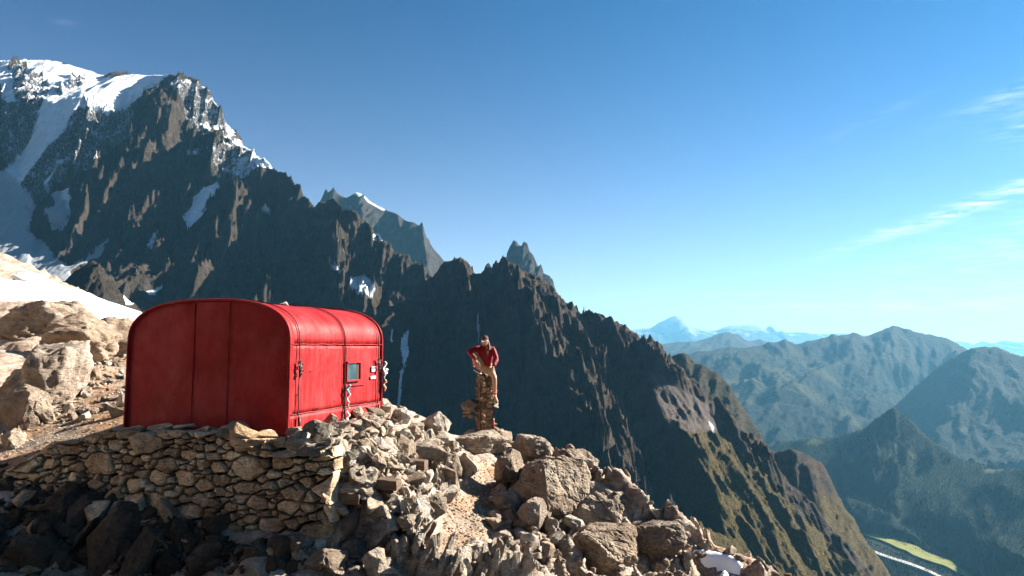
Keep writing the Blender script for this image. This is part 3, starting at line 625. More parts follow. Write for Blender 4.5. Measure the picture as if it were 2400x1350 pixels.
def valley():
    # the floor of the valley and the country beyond, one sheet to the horizon
    xs = np.concatenate([np.linspace(-42000, -6000, 25), np.linspace(-5000, 9000, 120), np.linspace(9600, 42000, 30)])
    ys = np.concatenate([np.linspace(-9000, 0, 12), np.linspace(300, 9000, 90), np.linspace(9400, 56000, 50)])
    X, Y = np.meshgrid(xs, ys)
    H = VZ - 30 + fbm(X, Y, 0, 1500, 3, 5) * 20 + sstep(7000, 20000, Y) * 120
    H = np.where((Y > 2500) & (Y < 5200) & (X > 1200) & (X < 3500), VZ - 8 + (H - VZ) * .1, H)
    z = np.zeros(X.size)
    o = mesh_obj('valley_floor', np.stack([X, Y, H], -1).reshape(-1, 3), grid_faces(len(xs), len(ys)), MID, smooth=True,
                 attrs={'snow': z, 'grass': z + .4, 'scree_and_shade': z, 'forest': z + .9})
    tag(o, kind='structure')
    # meadow and river drawn on the valley floor
    def sheet(name, poly, z, mat):
        vs = [on_plane(px, py, z) for px, py in poly]
        bm = bmesh.new(); f = bm.faces.new([bm.verts.new(v) for v in vs]); bmesh.ops.triangulate(bm, faces=[f])
        return tag(bm_obj(name, bm, mat), kind='structure')
    mm, t, b = mat_base('meadow_grass', .95, .1)
    v = coords(t, 'Position', (.012,) * 3)
    t.links.new(ramp(t, noise(t, v, 2.0, 6, .7), [(.3, (.09, .10, .022)), (.5, (.16, .165, .04)), (.7, (.20, .19, .06))]), b.inputs['Base Color'])
    sheet('meadow', [(1990,1228),(2018,1232),(2060,1240),(2092,1244),(2112,1256),(2128,1272),(2150,1280),(2168,1292),(2200,1304),(2226,1312),(2240,1324),(2262,1338),(2280,1352),(2262,1350),(2238,1338),(2216,1326),(2190,1318),(2160,1308),(2140,1300),(2124,1290),(2106,1284),(2086,1274),(2062,1264),(2034,1256),(2012,1246)], VZ + 1.0, mm)
    rm = plain('river_gravel', (.30, .295, .28), .8, .2, 0, .3, .05)
    sheet('river', [(1998,1267),(2030,1283),(2052,1291),(2076,1300),(2100,1308),(2130,1317),(2160,1328),(2190,1341),(2215,1354),(2240,1370),(2228,1368),(2200,1352),(2172,1339),(2150,1330),(2120,1320),(2092,1311),(2068,1303),(2046,1294),(2020,1284),(1990,1270)], VZ + 2.0, rm)
    # conifers standing along the meadow and river and on the forest hill
    spots = []
    r = random.Random(5)
    while len(spots) < 5200:
        px = r.uniform(1960, 2400); py = r.uniform(1226, 1352)
        low = 1232 + (px - 2000) * .37
        if px > 1990 and low + 3 < py < low + 25 and px < 2280: continue
        rv = 1286 + (px - 2050) * .385
        if abs(py - rv) < 5: continue
        if py < low and r.random() < .4: continue
        p = on_plane(px, py, VZ - 6)
        spots.append((p.x + r.uniform(-20, 20), p.y + r.uniform(-20, 20), p.z, r.uniform(9, 17)))
    V = []; Fc = []
    for x, y, z, h in spots:
        w = h * .2; k = len(V); a0 = r.uniform(0, 2)
        for j in range(5): V.append((x + w * math.cos(a0 + j * 1.2566), y + w * math.sin(a0 + j * 1.2566), z))
        V.append((x, y, z + h))
        for j in range(5): Fc.append((k + j, k + (j + 1) % 5, k + 5))
    fm = plain('conifer_green', (.010, .021, .010), .95, .1, 0, .5, .05)
    tag(mesh_obj('forest', V, Fc, fm), 'dark conifer forest along the meadow and river in the valley', 'forest', kind='stuff')
valley()
# ------------------------------------------------------------------ haze
def haze():
    m = bpy.data.materials.new('haze_air'); m.use_nodes = True; t = m.node_tree; t.nodes.clear()
    o = t.nodes.new('ShaderNodeOutputMaterial'); v = t.nodes.new('ShaderNodeVolumePrincipled')
    v.inputs['Color'].default_value = (.22, .60, .92, 1); v.inputs['Density'].default_value = 1.5e-5; v.inputs['Anisotropy'].default_value = .3
    t.links.new(v.outputs[0], o.inputs['Volume'])
    bm = bmesh.new(); bm_box(bm, (0, 24500, (VZ - 90 + 2150) / 2), (90000, 69000, 2150 - (VZ - 90)))
    tag(bm_obj('haze', bm, m), 'thin blue haze filling the valley air', 'haze', kind='stuff')
haze()

# ------------------------------------------------------------------ foreground ground
def rbf(pts):
    A = np.array([tuple(p) for p in pts]); n = len(A); XY = A[:, :2]; z = A[:, 2]
    D = np.hypot(XY[:, None, 0] - XY[None, :, 0], XY[:, None, 1] - XY[None, :, 1])
    M = np.zeros((n + 3, n + 3)); M[:n, :n] = -D - np.eye(n) * .02; M[:n, n] = 1; M[:n, n + 1:] = XY; M[n, :n] = 1; M[n + 1:, :n] = XY.T
    w = np.linalg.solve(M, np.concatenate([z, [0, 0, 0]]))
    def f(X, Y):
        X = np.asarray(X, float); Y = np.asarray(Y, float)
        h = w[n] + w[n + 1] * X + w[n + 2] * Y
        for i in range(n): h = h - w[i] * np.hypot(X - XY[i, 0], Y - XY[i, 1])
        return h
    return f
SHED_C = P(673, 1021, 9.0)                       # near right foot of the hut
SZ = SHED_C.z
SU = Vector((.946, -.324, 0)); SV = Vector((.324, .946, 0))
WB = Vector((-2.12, 8.25)); WU = Vector((-.946, .324)); WN = Vector((-.324, -.946)); WS = Vector((.23, .973)); WSN = Vector((.973, -.23))
low_pts = [P(*q) for q in [(-300,1150,9.8),(0,1110,10.2),(0,1350,8.0),(-300,1350,7.8),(200,1350,8.6),(250,1145,9.5),(100,1130,10.0),(400,1185,9.05),(600,1250,8.55),(790,1295,8.05),(400,1350,8.2),(600,1350,7.85),(700,1350,7.75),(900,1345,7.8),(900,1300,8.2),(960,1225,9.2),(1040,1140,10.8),(1060,1070,12.5),(1040,1033,14),
    (1150,1100,12.2),(1100,1200,10),(1080,1260,9.2),(1060,1345,8.2),(1137,1024,15.3),(1200,1160,11.2),(1225,1032,14.7),(1290,1052,12.9),(1350,1066,12.1),(1400,1092,11.5),(1450,1132,11.0),(1480,1162,10.8),(1550,1217,10.6),(1600,1252,10.5),(1650,1282,10.4),(1720,1297,10.2),(1780,1322,10),(1830,1352,9.8),(1950,1400,9.2),(2200,1500,8.6),
    (1290,1185,11.8),(1250,1150,11.7),(1240,1230,10.4),(1300,1270,10.4),(1400,1250,10.7),(1400,1320,9.8),(1500,1340,9.8),(1650,1350,10.0),(1300,1350,9.1),(1200,1350,8.6),(1000,1100,12.0),(990,1050,13.3),
    (190,1030,10.93),(135,1042,10.8),(60,1066,10.6),(0,1090,10.4),(0,1022,12.2),(100,982,13.2),(200,955,13.8),(290,905,15.5),(250,852,19),(300,806,26),(0,880,14.5),(0,770,19),(150,790,19),(0,718,26),(130,728,27),(250,755,29),(330,790,32),(420,800,30),
    (0,662,44),(60,657,46),(120,660,48),(330,748,38),(-300,610,30),(-300,560,50),(0,594,58),(60,625,58),(110,652,56),(200,692,52),(300,738,46),(-300,800,18),(-300,950,12),(450,800,20),(600,850,17),(860,930,15)]]
cr = [(890,936,14.6),(960,966,13.8),(1030,1022,14.2),(1137,1024,15.3),(1225,1032,14.7),(1290,1052,12.9),(1350,1066,12.1),(1400,1092,11.5),(1480,1162,10.8),(1550,1217,10.6),(1650,1282,10.4),(1780,1322,10),(1950,1400,9.2),(2200,1500,8.6)]
for q in cr:
    p = P(*q); o = Vector((.55, .83, 0)) if q[0] > 1250 else Vector((.1, 1, 0))
    low_pts += [p + o * 2.2 + Vector((0, 0, -2.2)), p + o * 7 + Vector((0, 0, -10))]
for q in [(-300,560,50),(0,594,58),(60,625,58),(200,692,52),(330,748,40),(420,800,32),(600,850,20)]:
    p = P(*q); low_pts += [p + Vector((3, 10, -6))]
low_pts += [Vector(v) for v in [(-2, 5, -4.2), (-7, 4, -3.6), (5, 5, -5), (12, 8, -8), (25, 10, -20), (30, 40, -60), (0, 70, -70), (-10, 90, -60), (-30, 90, -30)]]
f_low = rbf(low_pts)
up_pts = [P(*q) for q in [(190,1030,10.9),(300,1002,10.1),(480,1010,9.4),(673,1030,8.9),(780,1030,8.3),(840,990,9.6),(888,962,11.2),(890,936,14.6),(600,850,17),(960,966,12.6),(1030,1022,13.2),(0,1090,10.4),(-300,1140,10.2),(450,900,14),(250,852,19),(290,905,15.5)]] + [SHED_C + Vector((-1, 1, 0.0)), SHED_C + Vector((-.2, 1.5, 0.0))]
for q in cr[:4]:
    p = P(*q); up_pts += [p, p + Vector((.1, 2.2, -2.2)), p + Vector((.5, 6, -8))]
f_up = rbf(up_pts)
def base_h(X, Y):
    X = np.asarray(X, float); Y = np.asarray(Y, float)
    dF = (X - WB.x) * WN.x + (Y - WB.y) * WN.y
    dR = (X - WB.x) * WSN.x + (Y - WB.y) * WSN.y
    t = np.maximum(sstep(-.34, -.14, dF), sstep(-.35, 1.15, dR))
    lo, up = f_low(X, Y), f_up(X, Y)
    h = lo + (up - lo) * (1 - t)
    far = sstep(17.5, 20, Y)
    return h * (1 - far) + lo * far
def hills_mask(X, Y, H):
    px, py = project(X, Y, H)
    g = poly_mask(px, py, [(-400,1020),(0,1022),(60,990),(130,965),(190,935),(215,885),(280,830),(320,820),(320,1000),(200,1045),(80,1070),(60,1130),(-400,1200)]) | poly_mask(px, py, [(1130,1090),(1165,1090),(1170,1130),(1150,1180),(1160,1230),(1120,1270),(1060,1300),(1030,1300),(1040,1230),(1060,1180),(1100,1140)])
    g = g & (Y < 26)
    return 1 - g * 1.0
def ground_h(X, Y, mask=True):
    B = base_h(X, Y)
    px, py = project(X, Y, B)
    rock = hills_mask(X, Y, B)
    if X.ndim == 2: rock = blur(rock, 6)
    snowz = poly_mask(px, py, [(-400,640),(0,660),(60,650),(340,745),(335,790),(250,755),(130,725),(0,715),(-400,700)]) * 1.0
    if X.ndim == 2: snowz = blur(snowz, 3)
    sn2 = poly_mask(px, py, [(1600,1270),(1760,1290),(1770,1360),(1640,1360),(1600,1300)]) * 1.0
    if X.ndim == 2: sn2 = blur(sn2, 5)
    snowz = np.maximum(snowz, sn2)
    rock = rock * (1 - .85 * snowz)
    far = 1 + .9 * sstep(17, 45, Y)
    u = X * .8 + Y * .6; v = -X * .6 + Y * .8
    wx = fbm(X, Y, B, .9, 4, 201) * .35; wy = fbm(X, Y, B, .9, 4, 202) * .35
    D = cells((u + wx) / far, (v + wy) / far * .65, 1.25, 211, .85, .22) * .30 + cells((u + wx * .6) / far, (v + wy * .6) / far * .55, .46, 221, .95, .3) * .14 + cells(u + wx * .3, (v + wy * .3) * .6, .17, 231, 1.0, .35) * .06
    D = D + (ridged(u, v * .5, B, .7, 5, 205, .6) - .45) * .20 + fbm(X, Y, B, .12, 3, 207) * .03
    D = D * far
    right = sstep(-.6, 0.8, X); D = D * (.55 + 1.25 * right * sstep(17, 14, Y) + .4 * sstep(16, 24, Y))
    soft = fbm(X, Y, 0, .5, 4, 251) * .05 + fbm(X, Y, 0, .06, 3, 252) * .012
    # under the hut and behind the wall it stays level
    dF = (X - WB.x) * WN.x + (Y - WB.y) * WN.y
    lvl = sstep(.5, .1, dF) * sstep(17.5, 15, Y) * sstep(.8, -.4, (X - WB.x) * WSN.x + (Y - WB.y) * WSN.y)
    r2 = rock * (1 - .8 * lvl)
    return B + r2 * D + (1 - r2) * soft, rock
def build_ground():
    xs = np.concatenate([-np.geomspace(60, 9.3, 150), np.arange(-9.2, 7.6, .036), np.geomspace(7.7, 40, 50)])
    ys = np.concatenate([np.arange(5.2, 17, .036), np.geomspace(17.05, 95, 290)])
    X, Y = np.meshgrid(xs, ys)
    H, rock = ground_h(X, Y)
    # the near blocks are pushed sideways a little, so clefts overhang
    k = rock * .06
    X2 = X + k * fbm(X, Y, H, .22, 3, 261) * 2; Y2 = Y + k * fbm(X, Y, H, .22, 3, 262) * 2
    o = mesh_obj('ground', np.stack([X2, Y2, H], -1).reshape(-1, 3), grid_faces(len(xs), len(ys)), ST['bedrock'], attrs={'soil': (1 - rock).ravel()})
    tag(o, kind='structure')
    return xs, ys, H, o
GX, GY, GH, GROUND = build_ground()
def gz(x, y):
    i = min(max(np.searchsorted(GX, x) - 1, 0), len(GX) - 2); j = min(max(np.searchsorted(GY, y) - 1, 0), len(GY) - 2)
    a = (x - GX[i]) / (GX[i + 1] - GX[i]); b = (y - GY[j]) / (GY[j + 1] - GY[j])
    return float(GH[j, i] * (1 - a) * (1 - b) + GH[j, i + 1] * a * (1 - b) + GH[j + 1, i] * (1 - a) * b + GH[j + 1, i + 1] * a * b)
def hit(px, py, y0=5.6, y1=70):
    d = P(px, py, 1.0); y = y0
    while y < y1:
        if d.z * y < gz(d.x * y, y): return Vector((d.x * y, y, gz(d.x * y, y)))
        y *= 1.007
    return None
def snow_sheets():
    def sheet(name, poly, x0, x1, y0, y1, c, up, dn, label=None):
        xs = np.arange(x0, x1, c); ys = np.arange(y0, y1, c); X, Y = np.meshgrid(xs, ys)
        B = base_h(X, Y)
        if up < .2:
            ii = np.clip(np.searchsorted(GX, xs), 0, len(GX) - 1); jj = np.clip(np.searchsorted(GY, ys), 0, len(GY) - 1); B = blur(GH[np.ix_(jj, ii)], 10)
        px, py = project(X, Y, B)
        w = fbm(X, Y, 0, c * 9, 4, 301) * (2.2 if up < .2 else 1)
        m = blur(poly_mask(px + w * 26, py + w * 16, poly) * 1.0, 3)
        H = B + (m * (up + dn) - dn) + fbm(X, Y, 0, 3, 4, 302) * .12 * (up > .2)
        ok = blur((m > .02) * 1.0, 1) > 0
        vi = -np.ones(X.shape, np.int64); vi[ok] = np.arange(ok.sum()); q = vi.ravel()[grid_faces(len(xs), len(ys))]; q = q[(q >= 0).all(1)]
        o = mesh_obj(name, np.stack([X[ok], Y[ok], H[ok]], 1), q, SNOW, smooth=True); tag(o, kind='structure')
    sheet('snow_field', [(-500,640),(-60,655),(0,664),(30,672),(50,668),(20,655),(45,648),(95,652),(150,680),(240,705),(330,742),(420,790),(420,830),(330,800),(310,785),(280,770),(250,752),(200,738),(150,722),(120,714),(90,722),(40,712),(0,706),(-500,690)], -46, -10, 22, 54, .16, .38, .9)
    sheet('snow_patch', [(1622,1285),(1640,1282),(1680,1300),(1700,1296),(1745,1325),(1730,1342),(1690,1335),(1650,1318)], 1.6, 5.0, 8.6, 11.5, .03, .06, .05)
    sheet('snow_patch', [(1672,1342),(1700,1344),(1715,1356),(1680,1358)], 2.0, 5.0, 8.2, 10.5, .03, .10, .07)
snow_sheets()

# ------------------------------------------------------------------ rocks
_ico = {}
def ico(sub):
    if sub not in _ico:
        bm = bmesh.new(); bmesh.ops.create_icosphere(bm, subdivisions=sub, radius=1)
        _ico[sub] = (np.array([v.co[:] for v in bm.verts]), np.array([[v.index for v in f.verts] for f in bm.faces])); bm.free()
    return _ico[sub]
def rock_mesh(name, seed, sub, mat, nplanes=16, rough=.05, flat=1.0, strata=0.0, block=0.0, nsc=.5):
    r = np.random.default_rng(seed); V, Fc = ico(sub)
    n = r.normal(size=(nplanes, 3)); n[:, 2] *= 1.0; n /= np.linalg.norm(n, axis=1)[:, None]
    if block: 
        ax = np.array([[1,0,0],[-1,0,0],[0,1,0],[0,-1,0],[0,0,1],[0,0,-1]], float) + r.normal(size=(6, 3)) * .16
        ax /= np.linalg.norm(ax, axis=1)[:, None]; n = np.concatenate([ax, n[:nplanes - 6]])
    d = r.uniform(.62, 1.0, len(n))
    if block: d[:6] = r.uniform(.55, .72, 6)
    dt = V @ n.T; rr = np.where(dt > .05, d[None, :] / np.maximum(dt, .05), 9); rad = np.minimum(rr.min(1), 1.25)
    Q = V * rad[:, None]
    q = Q * (1 / nsc); N1 = fbm(q[:, 0], q[:, 1], q[:, 2] + seed, 1.0, 4, seed)
    Q = Q * (1 + rough * N1 * 2)[:, None]
    if strata:
        w = Q @ np.array([.25, .15, .95]) + .08 * N1
        Q = Q * (1 + strata * (rnd(np.floor(w * 9).astype(np.int64), np.zeros(len(w), np.int64), np.zeros(len(w), np.int64), seed) - .5))[:, None]
    if sub >= 4:
        c1 = cells(Q[:, 0] + Q[:, 1] * .5 + seed, Q[:, 2] - Q[:, 1] * .4, .42, seed, .8, .25) * .12 + cells(Q[:, 1] + Q[:, 0] * .3, Q[:, 2] * 1.2 + Q[:, 0] * .3, .2, seed + 3, .9, .3) * .06 + cells(Q[:, 0] + Q[:, 1] + seed, Q[:, 2] * .8 + Q[:, 1] * .5, .09, seed + 5, .9, .3) * .025
        Q = Q * (1 + c1)[:, None]
    Q = Q / np.abs(Q).max(0)[None, :] * .5
    me = bpy.data.meshes.new(name); me.vertices.add(len(Q)); me.vertices.foreach_set('co', Q.astype(np.float32).ravel())
    me.loops.add(Fc.size); me.loops.foreach_set('vertex_index', Fc.astype(np.int32).ravel())
    me.polygons.add(len(Fc)); me.polygons.foreach_set('loop_start', np.arange(0, Fc.size, 3, dtype=np.int32)); me.polygons.foreach_set('loop_total', np.full(len(Fc), 3, dtype=np.int32))
    me.update(calc_edges=True); me.materials.append(mat); return me
def hull_mesh(name, seed, mat, n=16, box=2.6, sub=1, rough=.03, shape=(1, 1, 1), edge=.22):
    "crisp broken stone: the hull of a few points, edges chipped"
    r = np.random.default_rng(seed); p = r.normal(size=(n, 3)); p /= (np.abs(p) ** box).sum(1)[:, None] ** (1 / box)
    p *= r.uniform(.72, 1.0, (n, 1)); p *= np.array(shape)
    sh = r.normal(size=(3, 3)) * .16; np.fill_diagonal(sh, 1); p = p @ sh
    bm = bmesh.new(); [bm.verts.new(v) for v in p]
    h = bmesh.ops.convex_hull(bm, input=bm.verts[:]); bmesh.ops.delete(bm, geom=[g for g in set(h['geom_interior'] + h['geom_unused']) if isinstance(g, bmesh.types.BMVert)], context='VERTS')
    bmesh.ops.dissolve_limit(bm, angle_limit=.28, verts=bm.verts[:], edges=bm.edges[:])
    bmesh.ops.bevel(bm, geom=bm.edges[:], offset=.045, segments=1, affect='EDGES', profile=.6)
    bmesh.ops.triangulate(bm, faces=bm.faces[:])
    for _ in range(sub): bmesh.ops.subdivide_edges(bm, edges=[e for e in bm.edges if e.calc_length() > edge], cuts=1, use_grid_fill=True)
    bmesh.ops.triangulate(bm, faces=bm.faces[:])
    V = np.array([v.co[:] for v in bm.verts]); N1 = fbm(V[:, 0] * 2.2, V[:, 1] * 2.2, V[:, 2] * 2.2 + seed, 1.0, 3, seed)
    V = V * (1 + rough * 2.5 * N1)[:, None] + r.normal(size=V.shape) * rough * (.35 if edge > .1 else .08)
    if edge < .1:
        c1 = sum(cells(V[:, 0] * a + V[:, 1] * .6 + seed, V[:, 2] * 1.1 - V[:, 1] * b, s, seed + i, .9, .35) * k for i, (a, b, s, k) in enumerate(((1, .5, .6, .07), (.8, -.6, .27, .032), (1.1, .3, .11, .010))))
        V = V * (1 + c1)[:, None]
    V = V / np.abs(V).max(0)[None, :] * .5
    for v, c in zip(bm.verts, V): v.co = c
    me = bpy.data.meshes.new(name); bm.to_mesh(me); bm.free(); me.materials.append(mat); return me
POOL = {
    'slab': [hull_mesh('slab', 400 + i, ST['pale'], 15, 3.2, 2, .045) for i in range(12)],
    'block': [hull_mesh('block', 430 + i, ST['pale'], 18, 3.0, 2, .045) for i in range(12)],
    'shard': [hull_mesh('shard', 460 + i, ST['pale'], 12, 1.3, 1, .05) for i in range(10)],
    'dslab': [hull_mesh('slab', 500 + i, ST['wall'], 16, 3.2, 1) for i in range(10)],
    'boulder': [hull_mesh('boulder', 530 + i, ST['boulder'], 26, 2.4, 2, .05) for i in range(8)],
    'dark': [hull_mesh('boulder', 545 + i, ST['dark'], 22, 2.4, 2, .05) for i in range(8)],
    'outcrop': [rock_mesh('outcrop', 560 + i, 5, ST['boulder'], 20, .09, strata=.012, nsc=.35) for i in range(6)],
    'crag': [hull_mesh('outcrop', 560 + i, ST['boulder'], 30, 2.6, 5, .05, edge=.055) for i in range(6)],
    'pillar': [hull_mesh('stone', 590 + i, ST['pillar'], 14, 2.8, 0) for i in range(10)],
}
def rock(name, pool, loc, size, rot=(0, 0, 0), parent=None, pick=None):
    me = POOL[pool][pick if pick is not None else random.randrange(len(POOL[pool]))]
    o = bpy.data.objects.new(name, me); COL.objects.link(o); o.location = loc; o.scale = size; o.rotation_euler = rot
    if parent: o.parent = parent
    return o
def boulder_at(px, py, wpx, hpx, depth, pool, label, rot=(0, 0, 0), cat='rock', sink=.25, group=None, name='boulder', Y=None, pick=None):
    "px, py: middle of its foot in the photograph"
    h = hit(px, py) if Y is None else P(px, py, Y)
    if h is None: return None
    k = h.y / F_PX; w, hh = wpx * k, hpx * k
    o = rock(name, pool, (h.x, h.y + depth * k * .3, h.z + hh * (.5 - sink * .5)), (w, depth * k, hh * (1 + sink)), rot, pick=pick)
    if group: o.parent = GROUND
    else: tag(o, label, cat)
    return o

# the retaining wall under the hut: polygonal stones laid close, each one a part
def clip(poly, a, b, c):
    out = []
    for i in range(len(poly)):
        p, q = poly[i], poly[(i + 1) % len(poly)]; fp, fq = a * p[0] + b * p[1] - c, a * q[0] + b * q[1] - c
        if fp <= 0: out.append(p)
        if (fp < 0 < fq) or (fq < 0 < fp):
            t = fp / (fp - fq); out.append((p[0] + (q[0] - p[0]) * t, p[1] + (q[1] - p[1]) * t))
    return out
def laid_stone(poly, org, U, Nn, depth, parent, mat, rg):
    cx = sum(p[0] for p in poly) / len(poly); cz = sum(p[1] for p in poly) / len(poly)
    pts = []
    for i in range(len(poly)):
        p, q = poly[i], poly[(i + 1) % len(poly)]; L = math.hypot(q[0] - p[0], q[1] - p[1])
        m = max(1, int(L / .045))
        for j in range(m):
            t = j / m; pts.append((p[0] + (q[0] - p[0]) * t, p[1] + (q[1] - p[1]) * t))
    # shrink for the joint, round and chip the outline
    size = math.sqrt(max(1e-4, abs(sum(poly[i][0] * poly[(i + 1) % len(poly)][1] - poly[(i + 1) % len(poly)][0] * poly[i][1] for i in range(len(poly)))) / 2))
    V = []; n = len(pts)
    tx, tz = rg.uniform(-.16, .16), rg.uniform(-.22, .1)
    pr = rg.uniform(-.03, .05)
    gap = .013 + rg.uniform(0, .008)
    for sc, d, jit in ((.96, -depth, .0), (1.0, -.035, .010), (.96, .004, .010), (.80, .022, .014), (.42, .03, .012)):
        for x, z in pts:
            dx, dz = x - cx, z - cz; r0 = math.hypot(dx, dz) + 1e-6; k = sc * max(.3, 1 - gap / r0)
            jx, jz, jd = rg.uniform(-jit, jit) * .55, rg.uniform(-jit, jit) * .55, rg.uniform(-jit, jit) * .8
            xx, zz = cx + dx * k + jx, cz + dz * k + jz
            dd = d + pr + jd + (tx * dx + tz * dz if d > -.1 else 0)
            v = org + U * xx + Nn * dd; V.append((v.x, v.y, v.z + zz))
    v = org + U * cx + Nn * (.03 + pr); V.append((v.x, v.y, v.z + cz)); c = len(V) - 1
    Fc = []
    for k in range(4):
        for i in range(n):
            a, b = k * n + i, k * n + (i + 1) % n; Fc.append((a, b, b + n, a + n))
    for i in range(n): Fc.append((4 * n + i, 4 * n + (i + 1) % n, c))
    Fc.append(tuple(range(n))[::-1])
    o = mesh_obj('stone', V, Fc, mat, parent); return o
def build_wall():
    rg = random.Random(12)
    root = empty('dry_stone_wall', (WB.x, WB.y, SZ - 1.3)); tag(root, 'dry stone retaining wall in shadow under the front of the red hut', 'wall')
    inv = Matrix.Translation(-Vector(root.location))
    U = Vector((WU.x, WU.y, 0)); Nn = Vector((WN.x, WN.y, 0)); org = Vector((WB.x, WB.y, 0))
    Lw = 5.3
    def top(s):
        p = WB + WU * s; px = 1200 + F_PX * p.x / p.y
        zt = np.interp(px, [60, 120, 200, 300, 480, 670, 790], [1108, 1052, 1035, 1012, 1016, 1038, 1052]); return P(px, zt, p.y).z
    def bot(s):
        p = WB + WU * s; px = 1200 + F_PX * p.x / p.y
        zt = np.interp(px, [60, 120, 200, 300, 480, 670, 790], [1140, 1150, 1165, 1195, 1250, 1290, 1310]); return P(px, zt, p.y).z
    seeds = []; tries = 0
    while tries < 60000 and len(seeds) < 270:
        tries += 1
        s = rg.uniform(-.02, Lw); z = rg.uniform(bot(s), top(s))
        w = rg.choice([.08, .12, .16, .21, .27]) if tries < 1500 else rg.choice([.04, .06, .09])
        if s > 3.8: w *= .85
        if all(((s - a) / 1.75) ** 2 + ((z - b) * 1.0) ** 2 > (.62 * (w + c)) ** 2 for a, b, c in seeds): seeds.append((s, z, w))
    S = 1.75
    for i, (s, z, w) in enumerate(seeds):
        q = (s / S, z); poly = [(q[0] - .3, z - .3), (q[0] + .3, z - .3), (q[0] + .3, z + .3), (q[0] - .3, z + .3)]
        for j, (s2, z2, w2) in enumerate(seeds):
            if i == j: continue
            a, b = s2 / S - q[0], z2 - z; d2 = a * a + b * b
            if d2 > .5: continue
            k = .5 + (w * w - w2 * w2) * .9 / (d2 + .004) * .5
            k = min(max(k, .28), .72)
            poly = clip(poly, a, b, a * (q[0] + a * k) + b * (z + b * k))
            if len(poly) < 3: break
        if len(poly) < 3: continue
        ang = rg.uniform(-.22, .22)
        poly = [((p[0]) * S, p[1]) for p in poly]
        poly = [(min(max(x, -.03), Lw + .2), min(max(y, bot(x) - .06), top(x) + .03)) for x, y in poly]
        o = laid_stone(poly, org + Nn * .02, U, Nn, .16, None, ST['wall'], rg)
        o.data.transform(inv); o.parent = root
    bm = bmesh.new(); n = 30
    for k in range(n + 1):
        s = -.0 + Lw * k / n; a = org + U * s - Nn * .10; 
        for z in (bot(s) - .5, top(s) - .04): bm.verts.new(a + Vector((0, 0, z)))
    bm.verts.ensure_lookup_table()
    for k in range(n): bm.faces.new([bm.verts[2 * k + j] for j in (0, 1, 3, 2)])
    bmesh.ops.solidify(bm, geom=bm.faces[:], thickness=.1)
    m = plain('dark_joint_earth', (.03, .024, .018), .95, .1, 0, .3, 9)
    o = bm_obj('wall_core', bm, m); o.data.transform(inv); o.parent = root
    # cap stones lying on top of the wall along the foot of the hut
    caps = [(318,1015,46,16),(370,1012,60,16),(365,1052,45,30),(462,1038,52,34),(430,1010,60,15),(510,1030,60,22),(572,1066,88,62),(540,1016,50,18),(620,1026,60,16),(645,1052,70,24),(700,1040,58,26),(705,1060,86,30),(745,1026,80,36),(790,1034,60,26),(760,1052,70,22),(820,1010,70,26),
            (860,992,60,20),(850,1012,66,24),(880,975,50,16),(800,1010,60,20),(610,1066,60,18),(735,1076,95,30),(660,1076,80,18),(560,1008,56,16),(250,1030,60,20),(205,1040,60,22),(150,1052,70,22),(110,1066,60,24),(280,1020,50,14),(600,1040,48,20),(400,1030,60,20),(490,1016,50,16),(330,1034,60,20),(690,1022,50,18)]
    for i, (px, py, w, h) in enumerate(caps):
        Y = np.interp(px, [100, 300, 560, 670, 760, 900], [10.0, 9.55, 8.9, 8.62, 8.45, 10.2]); Y = Y - max(0, py - 1030) * .0055
        p = P(px, py, Y); k = Y / F_PX
        o = rock('stone', 'dslab' if px < 680 else 'slab', (p.x, p.y + .05, p.z + h * k * .55), (w * k, .28, h * k * 1.15), (rg.uniform(-.15, .15), rg.uniform(-.2, .2), rg.uniform(-.6, .6)))
        o.location = Vector(o.location) - Vector(root.location); o.parent = root
build_wall()
def build_bank():
    rg = random.Random(31)
    root = empty('rubble_bank', (-1.4, 9.5, -2.0)); tag(root, 'sunlit bank of loose pale stones spilling down right of the red hut', 'stone bank')
    loc0 = Vector(root.location); n = 0
    # (photograph outline of the bank)
    poly = [(690,1040),(760,1000),(830,985),(890,950),(960,962),(1030,1020),(1058,1060),(1062,1130),(1030,1180),(985,1230),(950,1290),(915,1350),(780,1350),(700,1330),(680,1290),(785,1290),(792,1180),(792,1090)]
    px_, py_ = np.array([p[0] for p in poly]), np.array([p[1] for p in poly])
    small = []
    def pt():
        while True:
            x, y = rg.uniform(680, 1065), rg.uniform(950, 1350)
            if poly_mask(np.array([x]), np.array([y]), poly)[0]: return x, y
    done = []
    sizes = [rg.uniform(55, 88) for _ in range(34)] + [rg.uniform(34, 56) for _ in range(96)] + [rg.uniform(18, 34) for _ in range(165)]
    for w in sizes:
        for _ in range(60):
            px, py = pt()
            if all(math.hypot(px - a, (py - b) * 1.4) > .42 * (w + c) for a, b, c in done): break
        h = hit(px, py)
        if h is None or h.y > 16: continue
        done.append((px, py, w)); k = h.y / F_PX; W_ = w * k
        pool = rg.choice(['slab', 'slab', 'block', 'block', 'shard'])
        hh = W_ * (rg.uniform(.3, .5) if pool == 'slab' else rg.uniform(.5, .9))
        ro = (rg.gauss(0, .3), rg.gauss(0, .3) - .1, rg.uniform(0, 6.28))
        if rg.random() < .18: ro = (rg.uniform(.7, 1.5), rg.gauss(0, .5), rg.uniform(0, 6.28))
        o = rock('stone', pool, Vector((h.x, h.y, h.z + hh * .22)) - loc0, (W_, W_ * rg.uniform(.55, .95), hh), ro, root); n += 1
build_bank()
